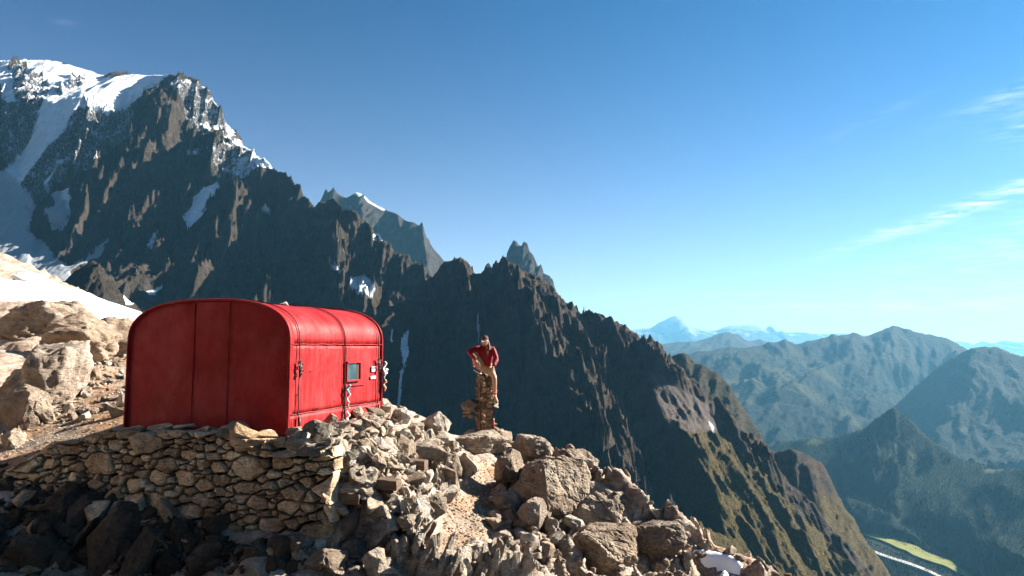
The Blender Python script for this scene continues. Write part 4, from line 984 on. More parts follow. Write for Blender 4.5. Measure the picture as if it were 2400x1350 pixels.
def joined_rocks(name, spots, pool, label, cat, parent=None):
    "small stones beyond counting, one mesh"
    Vs = []; Fs = []; k = 0
    data = []
    for me in pool:
        v = np.empty(len(me.vertices) * 3, np.float32); me.vertices.foreach_get('co', v)
        f = np.array([p.vertices[:] for p in me.polygons]); data.append((v.reshape(-1, 3), f))
    for (x, y, z, s, e) in spots:
        v, f = random.choice(data); M = np.array((Euler(e).to_matrix() @ Matrix.Diagonal(s)))
        Vs.append(v @ M.T + np.array([x, y, z])); Fs.append(f + k); k += len(v)
    o = mesh_obj(name, np.concatenate(Vs), np.concatenate(Fs), pool[0].materials[0], parent); tag(o, label, None, kind='stuff'); return o
def scatter_small():
    rg = random.Random(77)
    p1 = [hull_mesh('pebble', 700 + i, ST['pale'], 8, 2, 0, .0) for i in range(6)]
    p2 = [hull_mesh('chip', 720 + i, ST['pale'], 11, 2.4, 0, .02) for i in range(6)]
    sp = []; dk = []; p3 = [hull_mesh('chip', 740 + i, ST['dark'], 11, 2.4, 0, .02) for i in range(6)]
    zones = [([(-20,1010),(60,985),(200,935),(290,830),(305,990),(190,1035),(0,1090)], 900, 2.2, 9), ([(1120,1080),(1170,1090),(1160,1180),(1130,1270),(1030,1310),(1040,1200)], 700, 2.5, 9), ([(1000,1290),(1250,1150),(1700,1300),(1600,1350),(1000,1350)], 500, 4, 12),
             ([(-20,1090),(300,1180),(600,1290),(600,1350),(-20,1350)], 1100, 9, 46), ([(890,950),(1030,1025),(1060,1060),(1050,1180),(900,1345),(780,1345),(800,1100)], 1300, 5, 17)]
    for poly, n, a, b in zones:
        xs = [p[0] for p in poly]; ys = [p[1] for p in poly]; c = 0
        while c < n:
            px, py = rg.uniform(min(xs), max(xs)), rg.uniform(min(ys), max(ys))
            if not poly_mask(np.array([px]), np.array([py]), poly)[0]: continue
            c += 1; h = hit(px, py)
            if h is None or h.y > 30: continue
            w = (a + (b - a) * rg.random() ** 2.5) * h.y / F_PX
            (dk if n == 1100 else sp).append((h.x, h.y, h.z + w * .15, (w, w * rg.uniform(.6, 1), w * rg.uniform(.3, .7)), (rg.gauss(0, .3), rg.gauss(0, .3), rg.uniform(0, 6))))
    joined_rocks('shade_toned_rubble', dk, p3, 'rubble below the wall with the deep shadow put into its colour', 'rubble')
    joined_rocks('gravel', [s for s in sp if s[3][0] < .055], p1, 'small loose gravel on the path and around the boulders', 'gravel')
    joined_rocks('stone_chips', [s for s in sp if s[3][0] >= .055], p2, 'small angular stone chips between the larger rocks', 'rubble')
scatter_small()
def boulders():
    B = boulder_at
    # left outcrop
    B(62, 965, 215, 175, 260, 'outcrop', 'large smooth tan boulder at the left edge above the gravel', (0, .15, .3), 'boulder', pick=0, name='boulder')
    B(20, 1012, 105, 100, 110, 'boulder', 'brown split boulder in the lower left standing on the gravel flat', (.1, .2, .5), 'boulder')
    B(80, 1000, 62, 82, 70, 'boulder', 'upright narrow brown rock right of the split boulder', (.1, -.2, 1.0), 'boulder')
    B(10, 1055, 60, 40, 60, 'boulder', 'small tan rock cut by the left picture edge near the shadow', (.2, .1, .2), 'boulder')
    B(40, 800, 190, 95, 200, 'outcrop', 'broad layered grey outcrop just below the snow at the far left', (.0, .1, .8), 'outcrop', pick=1, name='rock_outcrop')
    B(150, 850, 175, 130, 190, 'outcrop', 'knobbly brown outcrop behind the tan boulder', (.1, .25, 1.4), 'outcrop', pick=2, name='rock_outcrop')
    B(235, 850, 130, 120, 150, 'outcrop', 'rounded pinkish outcrop with dark hollows below the snow edge', (.0, .2, 2.4), 'outcrop', pick=3, name='rock_outcrop')
    B(285, 815, 90, 70, 100, 'outcrop', 'pale sloping outcrop touching the left side of the hut', (0, .2, .4), 'outcrop', pick=4, name='rock_outcrop')
    B(170, 880, 62, 50, 60, 'boulder', 'small squarish boulder at the foot of the knobbly outcrop', (.2, .1, .7), 'boulder')
    B(205, 895, 50, 40, 50, 'boulder', 'little rounded rock beside the squarish boulder', (.2, .3, 1.7), 'boulder')
    B(120, 900, 70, 44, 70, 'boulder', 'flat tan rock wedged between large boulder and outcrop', (.2, .1, 2.7), 'boulder')
    B(130, 770, 120, 70, 130, 'outcrop', 'dark cracked outcrop under the middle of the snow field', (.2, 0, 3), 'outcrop', pick=5, name='rock_outcrop')
    B(262, 985, 60, 46, 50, 'shard', 'pale pointed shard in the sun left of the hut corner', (.1, .2, .9), 'rock', name='rock_shard')
    B(285, 955, 44, 40, 50, 'shard', 'bright jagged rock against the left wall of the hut', (.1, -.3, .2), 'rock', name='rock_shard')
    # right knoll
    B(1190, 1158, 92, 100, 90, 'boulder', 'rounded column of pinkish rock at the head of the path', (.05, -.08, .4), 'boulder', sink=.1, pick=2)
    B(1098, 1122, 46, 70, 40, 'shard', 'pointed pale shard standing upright left of the path', (.1, -.1, .5), 'rock', sink=.15, name='rock_shard')
    B(1062, 1120, 50, 46, 46, 'boulder', 'dark low boulder under the overhang left of the upright shard', (.1, .2, 1.1), 'boulder')
    B(1120, 1062, 150, 46, 120, 'crag', 'flat topped rock ledge that carries the stone pillar', (0, .04, .2), 'outcrop', sink=.5, pick=1, name='rock_outcrop')
    B(1245, 1085, 110, 58, 110, 'crag', 'rounded brown hump just right of the pillar ledge', (.1, .1, 1.3), 'outcrop', pick=3, name='rock_outcrop')
    B(1300, 1190, 250, 120, 190, 'crag', 'large cracked brown rock face in shade right of the path', (.1, .35, .5), 'outcrop', sink=.9, pick=0, name='rock_outcrop')
    B(1352, 1110, 120, 46, 120, 'crag', 'tilted pink slab on the crest above the shaded rock face', (0, .45, .1), 'outcrop', sink=.9, pick=4, name='rock_outcrop')
    B(1435, 1225, 215, 80, 180, 'crag', 'long sloping reddish slab descending right along the crest', (0, .5, .1), 'outcrop', sink=.9, pick=2, name='rock_outcrop')
    B(1425, 1310, 200, 80, 170, 'crag', 'pale lichen spotted slab in the lower right foreground', (.1, .4, .7), 'outcrop', sink=.8, pick=5, name='rock_outcrop')
    B(1540, 1310, 170, 60, 160, 'crag', 'brown cleft slab left of the small snow patch', (0, .4, 2.0), 'outcrop', sink=.9, pick=1, name='rock_outcrop')
    B(1245, 1250, 96, 76, 80, 'boulder', 'bright ribbed block right of the path bend', (0, .3, .5), 'boulder')
    B(1190, 1200, 66, 46, 60, 'boulder', 'pale fluted rock below the rounded column rock', (.1, .3, .9), 'boulder')
    B(985, 1238, 50, 66, 46, 'block', 'dark faced upright block at the foot of the rubble bank', (.1, -.1, .55), 'rock', sink=.1, name='stone_block')
    B(1022, 1212, 58, 46, 50, 'block', 'white angular block beside the dark faced upright block', (.1, .05, .3), 'rock', sink=.1, name='stone_block')
    B(1052, 1176, 62, 34, 56, 'slab', 'flat white stone left of the path with a sharp edge', (.05, .1, .4), 'rock', name='stone_slab')
    # bottom of the wall
    B(765, 1350, 130, 44, 110, 'slab', 'broad shaded slab at the bottom edge below the wall corner', (-.25, .1, .2), 'rock', name='stone_slab')
    B(822, 1318, 104, 42, 80, 'slab', 'flat grey lichen slab resting above the broad shaded slab', (-.1, .05, .1), 'rock', name='stone_slab')
    B(697, 1306, 62, 36, 50, 'block', 'bright white block at the foot of the wall left of the slabs', (.1, .1, .4), 'rock', name='stone_block')
    B(745, 1300, 56, 30, 50, 'block', 'brownish lump between the white block and the lichen slab', (.1, .3, 1.4), 'rock', name='stone_block')
    B(610, 1352, 130, 42, 90, 'slab', 'pale edged slab catching sun at the bottom under the wall', (-.2, .1, 2.9), 'rock', name='stone_slab')
    B(880, 1345, 60, 60, 50, 'block', 'tall bright block at the bottom right of the rubble bank', (.2, .1, .9), 'rock', name='stone_block')
    lab = ['tall leaning slab in deep shadow below the left wall', 'slanted brown slab in shadow with a sunlit tip', 'dark squat boulder in shadow under the wall middle', 'shade toned boulder at the bottom under the wall',
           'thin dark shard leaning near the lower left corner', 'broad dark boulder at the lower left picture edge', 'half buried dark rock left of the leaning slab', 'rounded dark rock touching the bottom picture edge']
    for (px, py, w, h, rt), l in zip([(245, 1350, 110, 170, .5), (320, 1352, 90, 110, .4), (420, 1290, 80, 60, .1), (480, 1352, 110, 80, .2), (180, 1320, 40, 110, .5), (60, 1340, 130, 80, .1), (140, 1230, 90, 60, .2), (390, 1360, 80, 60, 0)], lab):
        B(px, py, w, h, 70, 'dark', l, (.1, rt, .5), 'boulder')  # dark stone colour carries the shadow under the wall
    # upright leaves of broken schist at the bottom middle
    rg = random.Random(3); g = 'upright splinters of broken rock below the path'
    for i in range(54):
        px = rg.uniform(1040, 1240); top = 1258 + abs(px - 1105) * .42 + rg.uniform(0, 75)
        py = top + rg.uniform(36, 66); tall = rg.random() < .5
        B(px, min(py, 1380), rg.uniform(16, 40), rg.uniform(40, 92) * (1 if tall else .7), rg.uniform(14, 30), rg.choice(['slab', 'block']), 'upright thin rock splinter in the broken cluster below the path', (rg.gauss(0, .2), rg.gauss(.22, .24), rg.gauss(.6, .3)), 'rock splinter', sink=.25, group=g, name='stone_splinter')
    for i in range(22):
        px = rg.uniform(1010, 1100); py = rg.uniform(1095, 1150)
        B(px, py, rg.uniform(10, 20), rg.uniform(22, 42), 20, 'shard', 'small upright pale rock fin between rubble bank and path', (rg.gauss(0, .15), rg.gauss(.1, .2), rg.uniform(0, 1.5)), 'rock fin', group='small upright rock fins left of the path', name='rock_fin')
    for i in range(30):
        px = rg.uniform(930, 1020); py = rg.uniform(1270, 1350)
        B(px, py, rg.uniform(16, 36), rg.uniform(34, 70), 26, rg.choice(['slab', 'block']), 'narrow orange tinged rock blade at the bottom left of the path', (rg.gauss(0, .25), rg.gauss(.2, .25), rg.uniform(0, 1.5)), 'rock blade', group='narrow rock blades at the bottom left of the path', name='rock_blade')
    # loose rubble on the open ground
    zones = [([(1150,1140),(1250,1230),(1400,1330),(1300,1350),(1150,1260)], 60, 14, 48, 'loose angular stone on the slope right of the path', 'loose stones on the slope right of the path', 'loose_stone'),
             ([(1300,1060),(1420,1110),(1600,1260),(1780,1330),(1650,1340),(1450,1190)], 46, 12, 40, 'loose stone lying on the reddish crest right of the pillar', 'loose stones on the reddish crest', 'crest_stone'),
             ([(60,1000),(160,950),(230,900),(300,870),(300,950),(200,1000)], 46, 9, 34, 'small loose rock on the gravel flat left of the hut', 'small rocks on the gravel flat', 'small_rock'),
             ([(180,870),(300,830),(300,900),(150,950)], 34, 12, 30, 'tumbled rock at the foot of the left outcrop', 'tumbled rocks below the left outcrop', 'tumbled_rock'),
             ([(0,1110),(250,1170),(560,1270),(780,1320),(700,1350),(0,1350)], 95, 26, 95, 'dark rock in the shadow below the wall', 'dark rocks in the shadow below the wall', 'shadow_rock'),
             ([(1160,1230),(1400,1240),(1600,1350),(1160,1350)], 70, 16, 50, 'jagged rock in the bottom right foreground', 'jagged rocks in the bottom right foreground', 'jagged_rock'),
             ([(1030,1040),(1110,1050),(1060,1100),(1030,1090)], 20, 8, 24, 'small stone between rubble bank and pillar ledge', 'small stones left of the pillar ledge', 'ledge_stone')]
    for poly, n, a, b, label, group, nm in zones:
        xs = [p[0] for p in poly]; ys = [p[1] for p in poly]; c = 0
        while c < n:
            px, py = rg.uniform(min(xs), max(xs)), rg.uniform(min(ys), max(ys))
            if not poly_mask(np.array([px]), np.array([py]), poly)[0]: continue
            c += 1; w = a + (b - a) * rg.random() ** 1.8
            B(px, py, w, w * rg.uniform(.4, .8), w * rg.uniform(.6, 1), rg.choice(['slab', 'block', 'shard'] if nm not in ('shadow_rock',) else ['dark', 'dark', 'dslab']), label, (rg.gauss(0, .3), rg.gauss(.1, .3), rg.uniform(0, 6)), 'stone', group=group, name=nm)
boulders()

# ------------------------------------------------------------------ the red hut
def paint_mat():
    m, t, b = mat_base('red_paint', .42, .10)
    v = coords(t, 'Object')
    vs = coords(t, 'Object', (1.0, 6.0, .7))
    n = noise(t, v, 2.2, 5, .6, .3); c = ramp(t, n, [(.3, (.19, .006, .007)), (.55, (.26, .010, .011)), (.75, (.32, .022, .024))])
    st = ramp(t, noise(t, vs, 2.6, 5, .7), [(.42, (0, 0, 0)), (.72, (.75, .75, .75))]); c = mixc(t, st, c, (.34, .045, .045))
    sp = ramp(t, noise(t, v, 28, 3, .6), [(.70, (0, 0, 0)), (.74, (1, 1, 1))]); c = mixc(t, sp, c, (.10, .03, .02))
    sc = ramp(t, noise(t, v, 5.5, 8, .8, 1.0), [(.68, (0, 0, 0)), (.74, (.6, .6, .6))]); c = mixc(t, sc, c, (.42, .18, .16))
    t.links.new(c, b.inputs['Base Color'])
    t.links.new(ramp(t, noise(t, v, 6, 5, .7), [(.3, (.42,) * 3), (.7, (.62,) * 3)]), b.inputs['Roughness'])
    n1 = bump(t, b, noise(t, v, 1.9, 3, .5, .3), .035, .8)
    bump(t, b, noise(t, v, 24, 4, .6), .003, .6, n1)
    return m
def hut():
    root = empty('mountain_hut', SHED_C, (0, 0, math.atan2(SU.y, SU.x)))
    tag(root, 'small red sheet metal bivouac hut with barrel roof on the stone wall', 'hut')
    W_, D_, HS, HR = 2.76, 2.38, 1.19, .60
    red = paint_mat()
    seam = plain('dark_red_seam', (.16, .010, .010), .6, .3, 0, .3, 20)
    steel = plain('dark_steel_cable', (.05, .035, .035), .5, .5, .6, .3, 40)
    def prof(n=44, grow=0.0):
        out = [(grow, -.12), (grow, .0), (grow, .262), (grow, .60), (grow, .9), (grow, HS)]
        for k in range(1, n):
            th = math.pi * k / n; c, s = math.cos(th), math.sin(th); e = 2 / 2.7
            out.append((-W_ / 2 + (W_ / 2 + grow) * (abs(c) ** e) * (1 if c > 0 else -1), HS + (HR + grow) * abs(s) ** e))
        out += [(-W_ - grow, HS), (-W_ - grow, .6), (-W_ - grow, 0), (-W_ - grow, -.12)]
        return out
    pf = prof(); npf = len(pf)
    rg = random.Random(4)
    def dent(x, y, z): return .017 * float(noise3(np.array([y * 1.7 + x]), np.array([z * 1.3]), np.array([x * 1.1]), 77)[0]) + .0022 * math.sin(y * 7.3 + 2.1 * math.sin(z * 3.7 + x)) * math.sin(z * 5.1 + 1.7 * math.sin(x * 4.3 + y))
    def shell(name, i0, i1, y0, y1, off=0.0, lip=.0):
        ny = max(3, int((y1 - y0) / .06)); bm = bmesh.new(); rows = []
        zz = pf[i0:i1 + 1]; fine = [zz[0]]
        for a, b in zip(zz, zz[1:]):
            L = math.hypot(b[0] - a[0], b[1] - a[1]); m = max(1, int(L / .06))
            for j in range(1, m + 1): fine.append((a[0] + (b[0] - a[0]) * j / m, a[1] + (b[1] - a[1]) * j / m))
        for k in range(ny + 1):
            y = y0 + (y1 - y0) * k / ny; row = []
            for q, (x, z) in enumerate(fine):
                a, b = fine[max(q - 1, 0)], fine[min(q + 1, len(fine) - 1)]
                nx, nz = (b[1] - a[1]), -(b[0] - a[0]); l = math.hypot(nx, nz) or 1; d = off + dent(x, y, z)
                e = min(k, ny - k, q, len(fine) - 1 - q); d += .0 if e else -.006
                row.append(bm.verts.new((x + nx / l * d, y, z + nz / l * d)))
            rows.append(row)
        for r0, r1 in zip(rows, rows[1:]):
            for q in range(len(fine) - 1): bm.faces.new((r0[q], r0[q + 1], r1[q + 1], r1[q]))
        o = bm_obj(name, bm, red, root, smooth=True)
        md = o.modifiers.new('thickness', 'SOLIDIFY'); md.thickness = .01; md.offset = -1
        return o
    iS = 5; iE = 5 + 44
    mid = 1.28
    shell('side_skirt', 0, 2, .0, D_, .006)
    shell('side_panel', 2, 5, .0, mid); shell('side_panel', 2, 5, mid, D_)
    shell('roof_panel', 5, iE, .0, mid, .005); shell('roof_panel', 5, iE, mid, D_, .005)
    shell('side_panel', iE, npf - 1, 0, D_)
    # end walls
    for y, fl in ((0.02, 1), (D_ - .02, -1)):
        xs = [0, -1.00, -1.60, -W_]
        for a, b in zip(xs, xs[1:]):
            nx, nz = max(4, int(abs(a - b) / .07)), 24; bm = bmesh.new(); rows = []
            px_ = [p[0] for p in pf[iS:iE + 1]][::-1]; pz_ = [p[1] for p in pf[iS:iE + 1]][::-1]
            for i in range(nx + 1):
                x = a + (b - a) * i / nx; zt = float(np.interp(x, px_, pz_)) - .01; row = []
                for j in range(nz + 1):
                    z = -.12 + (zt + .12) * j / nz; e = (i in (0, nx))
                    row.append(bm.verts.new((x, y - fl * ((0 if e else .004) + .8 * dent(x, y, z)), z)))
                rows.append(row)
            for r0, r1 in zip(rows, rows[1:]):
                for j in range(nz): bm.faces.new((r0[j], r0[j + 1], r1[j + 1], r1[j]))
            o = bm_obj('end_panel', bm, red, root, smooth=True)
    # rolled edge trims on both ends and seam strips
    for y in (-.012, D_ + .012):
        pg = prof(44, .012); bm = bmesh.new(); bm_tube(bm, [(x, y, z) for x, z in pg], .020, 8); bm_obj('edge_trim', bm, red, root, True)
    bm = bmesh.new()
    pg = prof(44, .014); rows = []
    for y in (-.01, .075):
        rows.append([bm.verts.new((x, y, z)) for x, z in pg])
    for q in range(len(pg) - 1): bm.faces.new((rows[0][q], rows[0][q + 1], rows[1][q + 1], rows[1][q]))
    o = bm_obj('edge_strip', bm, red, root, True); o.modifiers.new('thickness', 'SOLIDIFY').thickness = .006
    for x in (-1.00, -1.60):
        zt = HS + HR - .02; bm = bmesh.new(); bm_box(bm, (x, .006, zt / 2 - .06), (.008, .012, zt + .1)); bm_obj('seam_strip', bm, red, root)
    for z, nm in ((HS, 'roof_seam'), (.262, 'skirt_seam')):
        bm = bmesh.new(); pts = [(.012 + .004 * rg.random(), y, z + rg.uniform(-.004, .004)) for y in np.linspace(0.0, D_, 26)]
        bm_tube(bm, pts, .009, 5); bm_obj(nm, bm, seam if z < 1 else red, root, True)
    # door on the sunny side with its window
    bm = bmesh.new()
    for p, s in (((.012, 1.34, .62), (.010, .012, 1.06)), ((.013, 1.71, .565), (.010, .36, .010))): bm_box(bm, p, s)
    bm_obj('door_gap', bm, seam, root)
    bm = bmesh.new(); y0, y1, z0, z1 = 1.355, 1.70, .655, .905; ft = .028
    for p, s in (((.028, (y0 + y1) / 2, z1 + ft / 2), (.05, y1 - y0 + .06, ft)), ((.022, (y0 + y1) / 2, z0 - ft / 2), (.035, y1 - y0 + .05, ft)), ((.022, y0 - ft / 2, (z0 + z1) / 2), (.035, ft, z1 - z0)), ((.022, y1 + ft / 2, (z0 + z1) / 2), (.035, ft, z1 - z0))): bm_box(bm, p, s)
    bmesh.ops.bevel(bm, geom=bm.edges[:], offset=.004, segments=1, affect='EDGES')
    wf = bm_obj('window', bm, red, root)
    gm, t, b = mat_base('window_glass', .12, .6); b.inputs['Base Color'].default_value = (.10, .20, .22, 1)
    gv = coords(t, 'Object'); t.links.new(ramp(t, noise(t, gv, 5, 3, .5), [(.3, (.02, .045, .048)), (.7, (.055, .10, .105))]), b.inputs['Base Color'])
    bm = bmesh.new(); bm_box(bm, (.016, (y0 + y1 - .09) / 2, (z0 + z1) / 2), (.006, y1 - y0 - .09, z1 - z0)); bm_obj('pane', bm, gm, wf)
    bm = bmesh.new(); bm_box(bm, (.016, y1 - .043, (z0 + z1) / 2), (.008, .086, z1 - z0)); bm_obj('shutter_edge', bm, plain('dark_rubber', (.05, .012, .012), .7), wf)
    bm = bmesh.new()
    for k in range(34):
        y = rg.uniform(.1, D_ - .1); z = rg.choice([.3, .285, 1.14, 1.225, rg.uniform(.3, 1.15)])
        if y0 - .04 < y < y1 + .04 and .6 < z < .95: continue
        bmesh.ops.create_icosphere(bm, subdivisions=1, radius=.009, matrix=Matrix.Translation((.012, y, z)))
    for k in range(20): bmesh.ops.create_icosphere(bm, subdivisions=1, radius=.007, matrix=Matrix.Translation((rg.uniform(-2.7, -.05), .006, rg.uniform(.05, 1.3))))
    bm_obj('rivets', bm, seam, root); 
    # stickers
    wh = plain('white_sticker', (.75, .75, .75), .4, .4, 0, .1, 20); dk = plain('blue_print', (.08, .12, .28), .5); rp = plain('red_print', (.6, .05, .04), .5)
    bm = bmesh.new(); bm_box(bm, (.020, 2.12, .80), (.004, .10, .085)); st = bm_obj('sticker', bm, wh, root)
    bm = bmesh.new(); bm_box(bm, (.0235, 2.12, .815), (.003, .085, .035)); bm_box(bm, (.0235, 2.10, .775), (.003, .04, .02)); bm_obj('emblem', bm, dk, st)
    bm = bmesh.new(); bm_box(bm, (.020, 2.12, .665), (.004, .15, .045)); st = bm_obj('sticker', bm, wh, root)
    bm = bmesh.new(); [bm_box(bm, (.0235, 2.06 + .022 * k, .665), (.003, .012, .016)) for k in range(6)]; bm_obj('emblem', bm, rp, st)
    # tie down cables over the roof
    for y in (.18, mid, 2.26):
        pg = prof(44, .03)
        pts = [(x, y + rg.uniform(-.004, .004), z) for x, z in pg if z > -.05]
        pts[0] = (pts[0][0] + .015, y, -.05)
        bm = bmesh.new(); bm_tube(bm, pts, .0075, 6); cb = bm_obj('cable', bm, steel, root, True)
        if y != mid:
            bm = bmesh.new()
            for dz, dy in ((0, 0), (.05, .02), (.09, -.03), (-.04, .03), (-.08, 0), (.02, -.04)):
                pts = [(.05 + .01 * math.sin(a), y + dy + .025 * math.cos(a), .86 + dz + .03 * math.sin(a)) for a in np.linspace(0, 6.0, 9)]; bm_tube(bm, pts, .007, 5)
            bm_tube(bm, [(.045, y, .95), (.045, y, .76)], .016, 6); bm_obj('shackle', bm, steel, cb, True)
            bm = bmesh.new(); bm_tube(bm, [(.045, y, .80), (.05, y - .08, .45), (.03, y - .11, .05)], .004, 5); bm_obj('loose_wire', bm, steel, cb)
        bm = bmesh.new(); bm_tube(bm, [(.05, y, .22), (.05, y, .05)], .018, 6); bm_obj('turnbuckle', bm, steel, cb, True)
    teal = plain('faded_teal_cloth', (.12, .33, .36), .8, .1, 0, .3, 30); pale = plain('pale_cord', (.62, .64, .62), .8, .1, 0, .2, 30); orange = plain('faded_orange_cloth', (.75, .38, .25), .8, .1, 0, .3, 30)
    def rag(name, y, z0, z1, wd, mat, par, seed):
        r = random.Random(seed); bm = bmesh.new(); rows = []; n = 9
        for k in range(n + 1):
            tt = k / n; z = z1 + (z0 - z1) * tt; w = wd * (.25 + .9 * math.sin(math.pi * min(1, tt * 1.1 + .08)) * r.uniform(.7, 1.1)); dx = .06 + .02 * math.sin(k * 1.3); c = y + .015 * math.sin(k * .9)
            rows.append([bm.verts.new((dx + r.uniform(-.012, .012), c - w / 2, z)), bm.verts.new((dx + .02 + r.uniform(-.01, .01), c, z)), bm.verts.new((dx + r.uniform(-.012, .012), c + w / 2, z))])
        for r0, r1 in zip(rows, rows[1:]):
            for q in (0, 1): bm.faces.new((r0[q], r0[q + 1], r1[q + 1], r1[q]))
        o = bm_obj(name, bm, mat, par, True); o.modifiers.new('thickness', 'SOLIDIFY').thickness = .004; return o
    tag(rag('tassel', mid + .05, .42, .60, .09, teal, root, 1), 'teal cloth tassel')
    rag('cord', mid + .05, .26, .48, .03, pale, root, 2); rag('cord', mid + .05, .10, .27, .022, pale, root, 6); tag(rag('tassel', mid + .05, .02, .16, .07, pale, root, 3), 'grey frayed tassel')
    rag('rag', D_ + .02, .62, .92, .06, pale, root, 4); rag('rag', D_ + .04, .42, .62, .05, orange, root, 5); rag('rag', D_ + .05, .68, .80, .14, pale, root, 8)
    # stone on the roof
    M = Matrix.Translation(SHED_C) @ Matrix.Rotation(math.atan2(SU.y, SU.x), 4, 'Z')
    p = M @ Vector((-.86, .95, HS + HR - .01))
    tag(rock('roof_stone', 'slab', p + Vector((0, 0, .02)), (.19, .16, .08), (.05, .02, .4)), 'flat pale stone weighing down the ridge of the hut roof', 'stone')
hut()

# ------------------------------------------------------------------ wooden beam ends and planks in the bank
def beams():
    wd, t, b = mat_base('weathered_wood', .85, .2)
    v = coords(t, 'Object', (3, 30, 30)); c = ramp(t, noise(t, v, 1.4, 6, .7, .4), [(.3, (.055, .035, .022)), (.5, (.12, .08, .052)), (.7, (.22, .165, .12))]); t.links.new(c, b.inputs['Base Color']); bump(t, b, noise(t, v, 2, 6, .7), .006)
    for px, py, w, h, lab in ((823, 1166, 52, 24, 'lowest weathered beam end sticking out of the wall corner'), (911, 1134, 50, 22, 'middle weathered beam end jutting from the rubble bank'), (979, 1088, 42, 20, 'upper weathered beam end jutting from the rubble bank')):
        g = hit(px, py + 14); Y = g.y - .10; k = Y / F_PX; p = P(px, py, Y)
        bm = bmesh.new(); bm_box(bm, (0, 0, 0), (w * k, .15, h * k)); bmesh.ops.bevel(bm, geom=bm.edges[:], offset=.006, segments=1, affect='EDGES')
        bmesh.ops.subdivide_edges(bm, edges=bm.edges[:], cuts=2)
        for q in bm.verts: q.co += Vector((random.uniform(-1, 1), random.uniform(-1, 1), random.uniform(-1, 1))) * .0025
        o = bm_obj('wooden_beam', bm, wd); o.location = p; o.rotation_euler = (.05, .04, -.25); tag(o, lab, 'beam')
    for px, py, L, ang, lab in ((770, 1192, .30, .2, 'short plank lying low in the wall corner'), (752, 1164, 1.05, 0.0, 'long timber built into the shaded wall near its corner')):
        pass
beams()

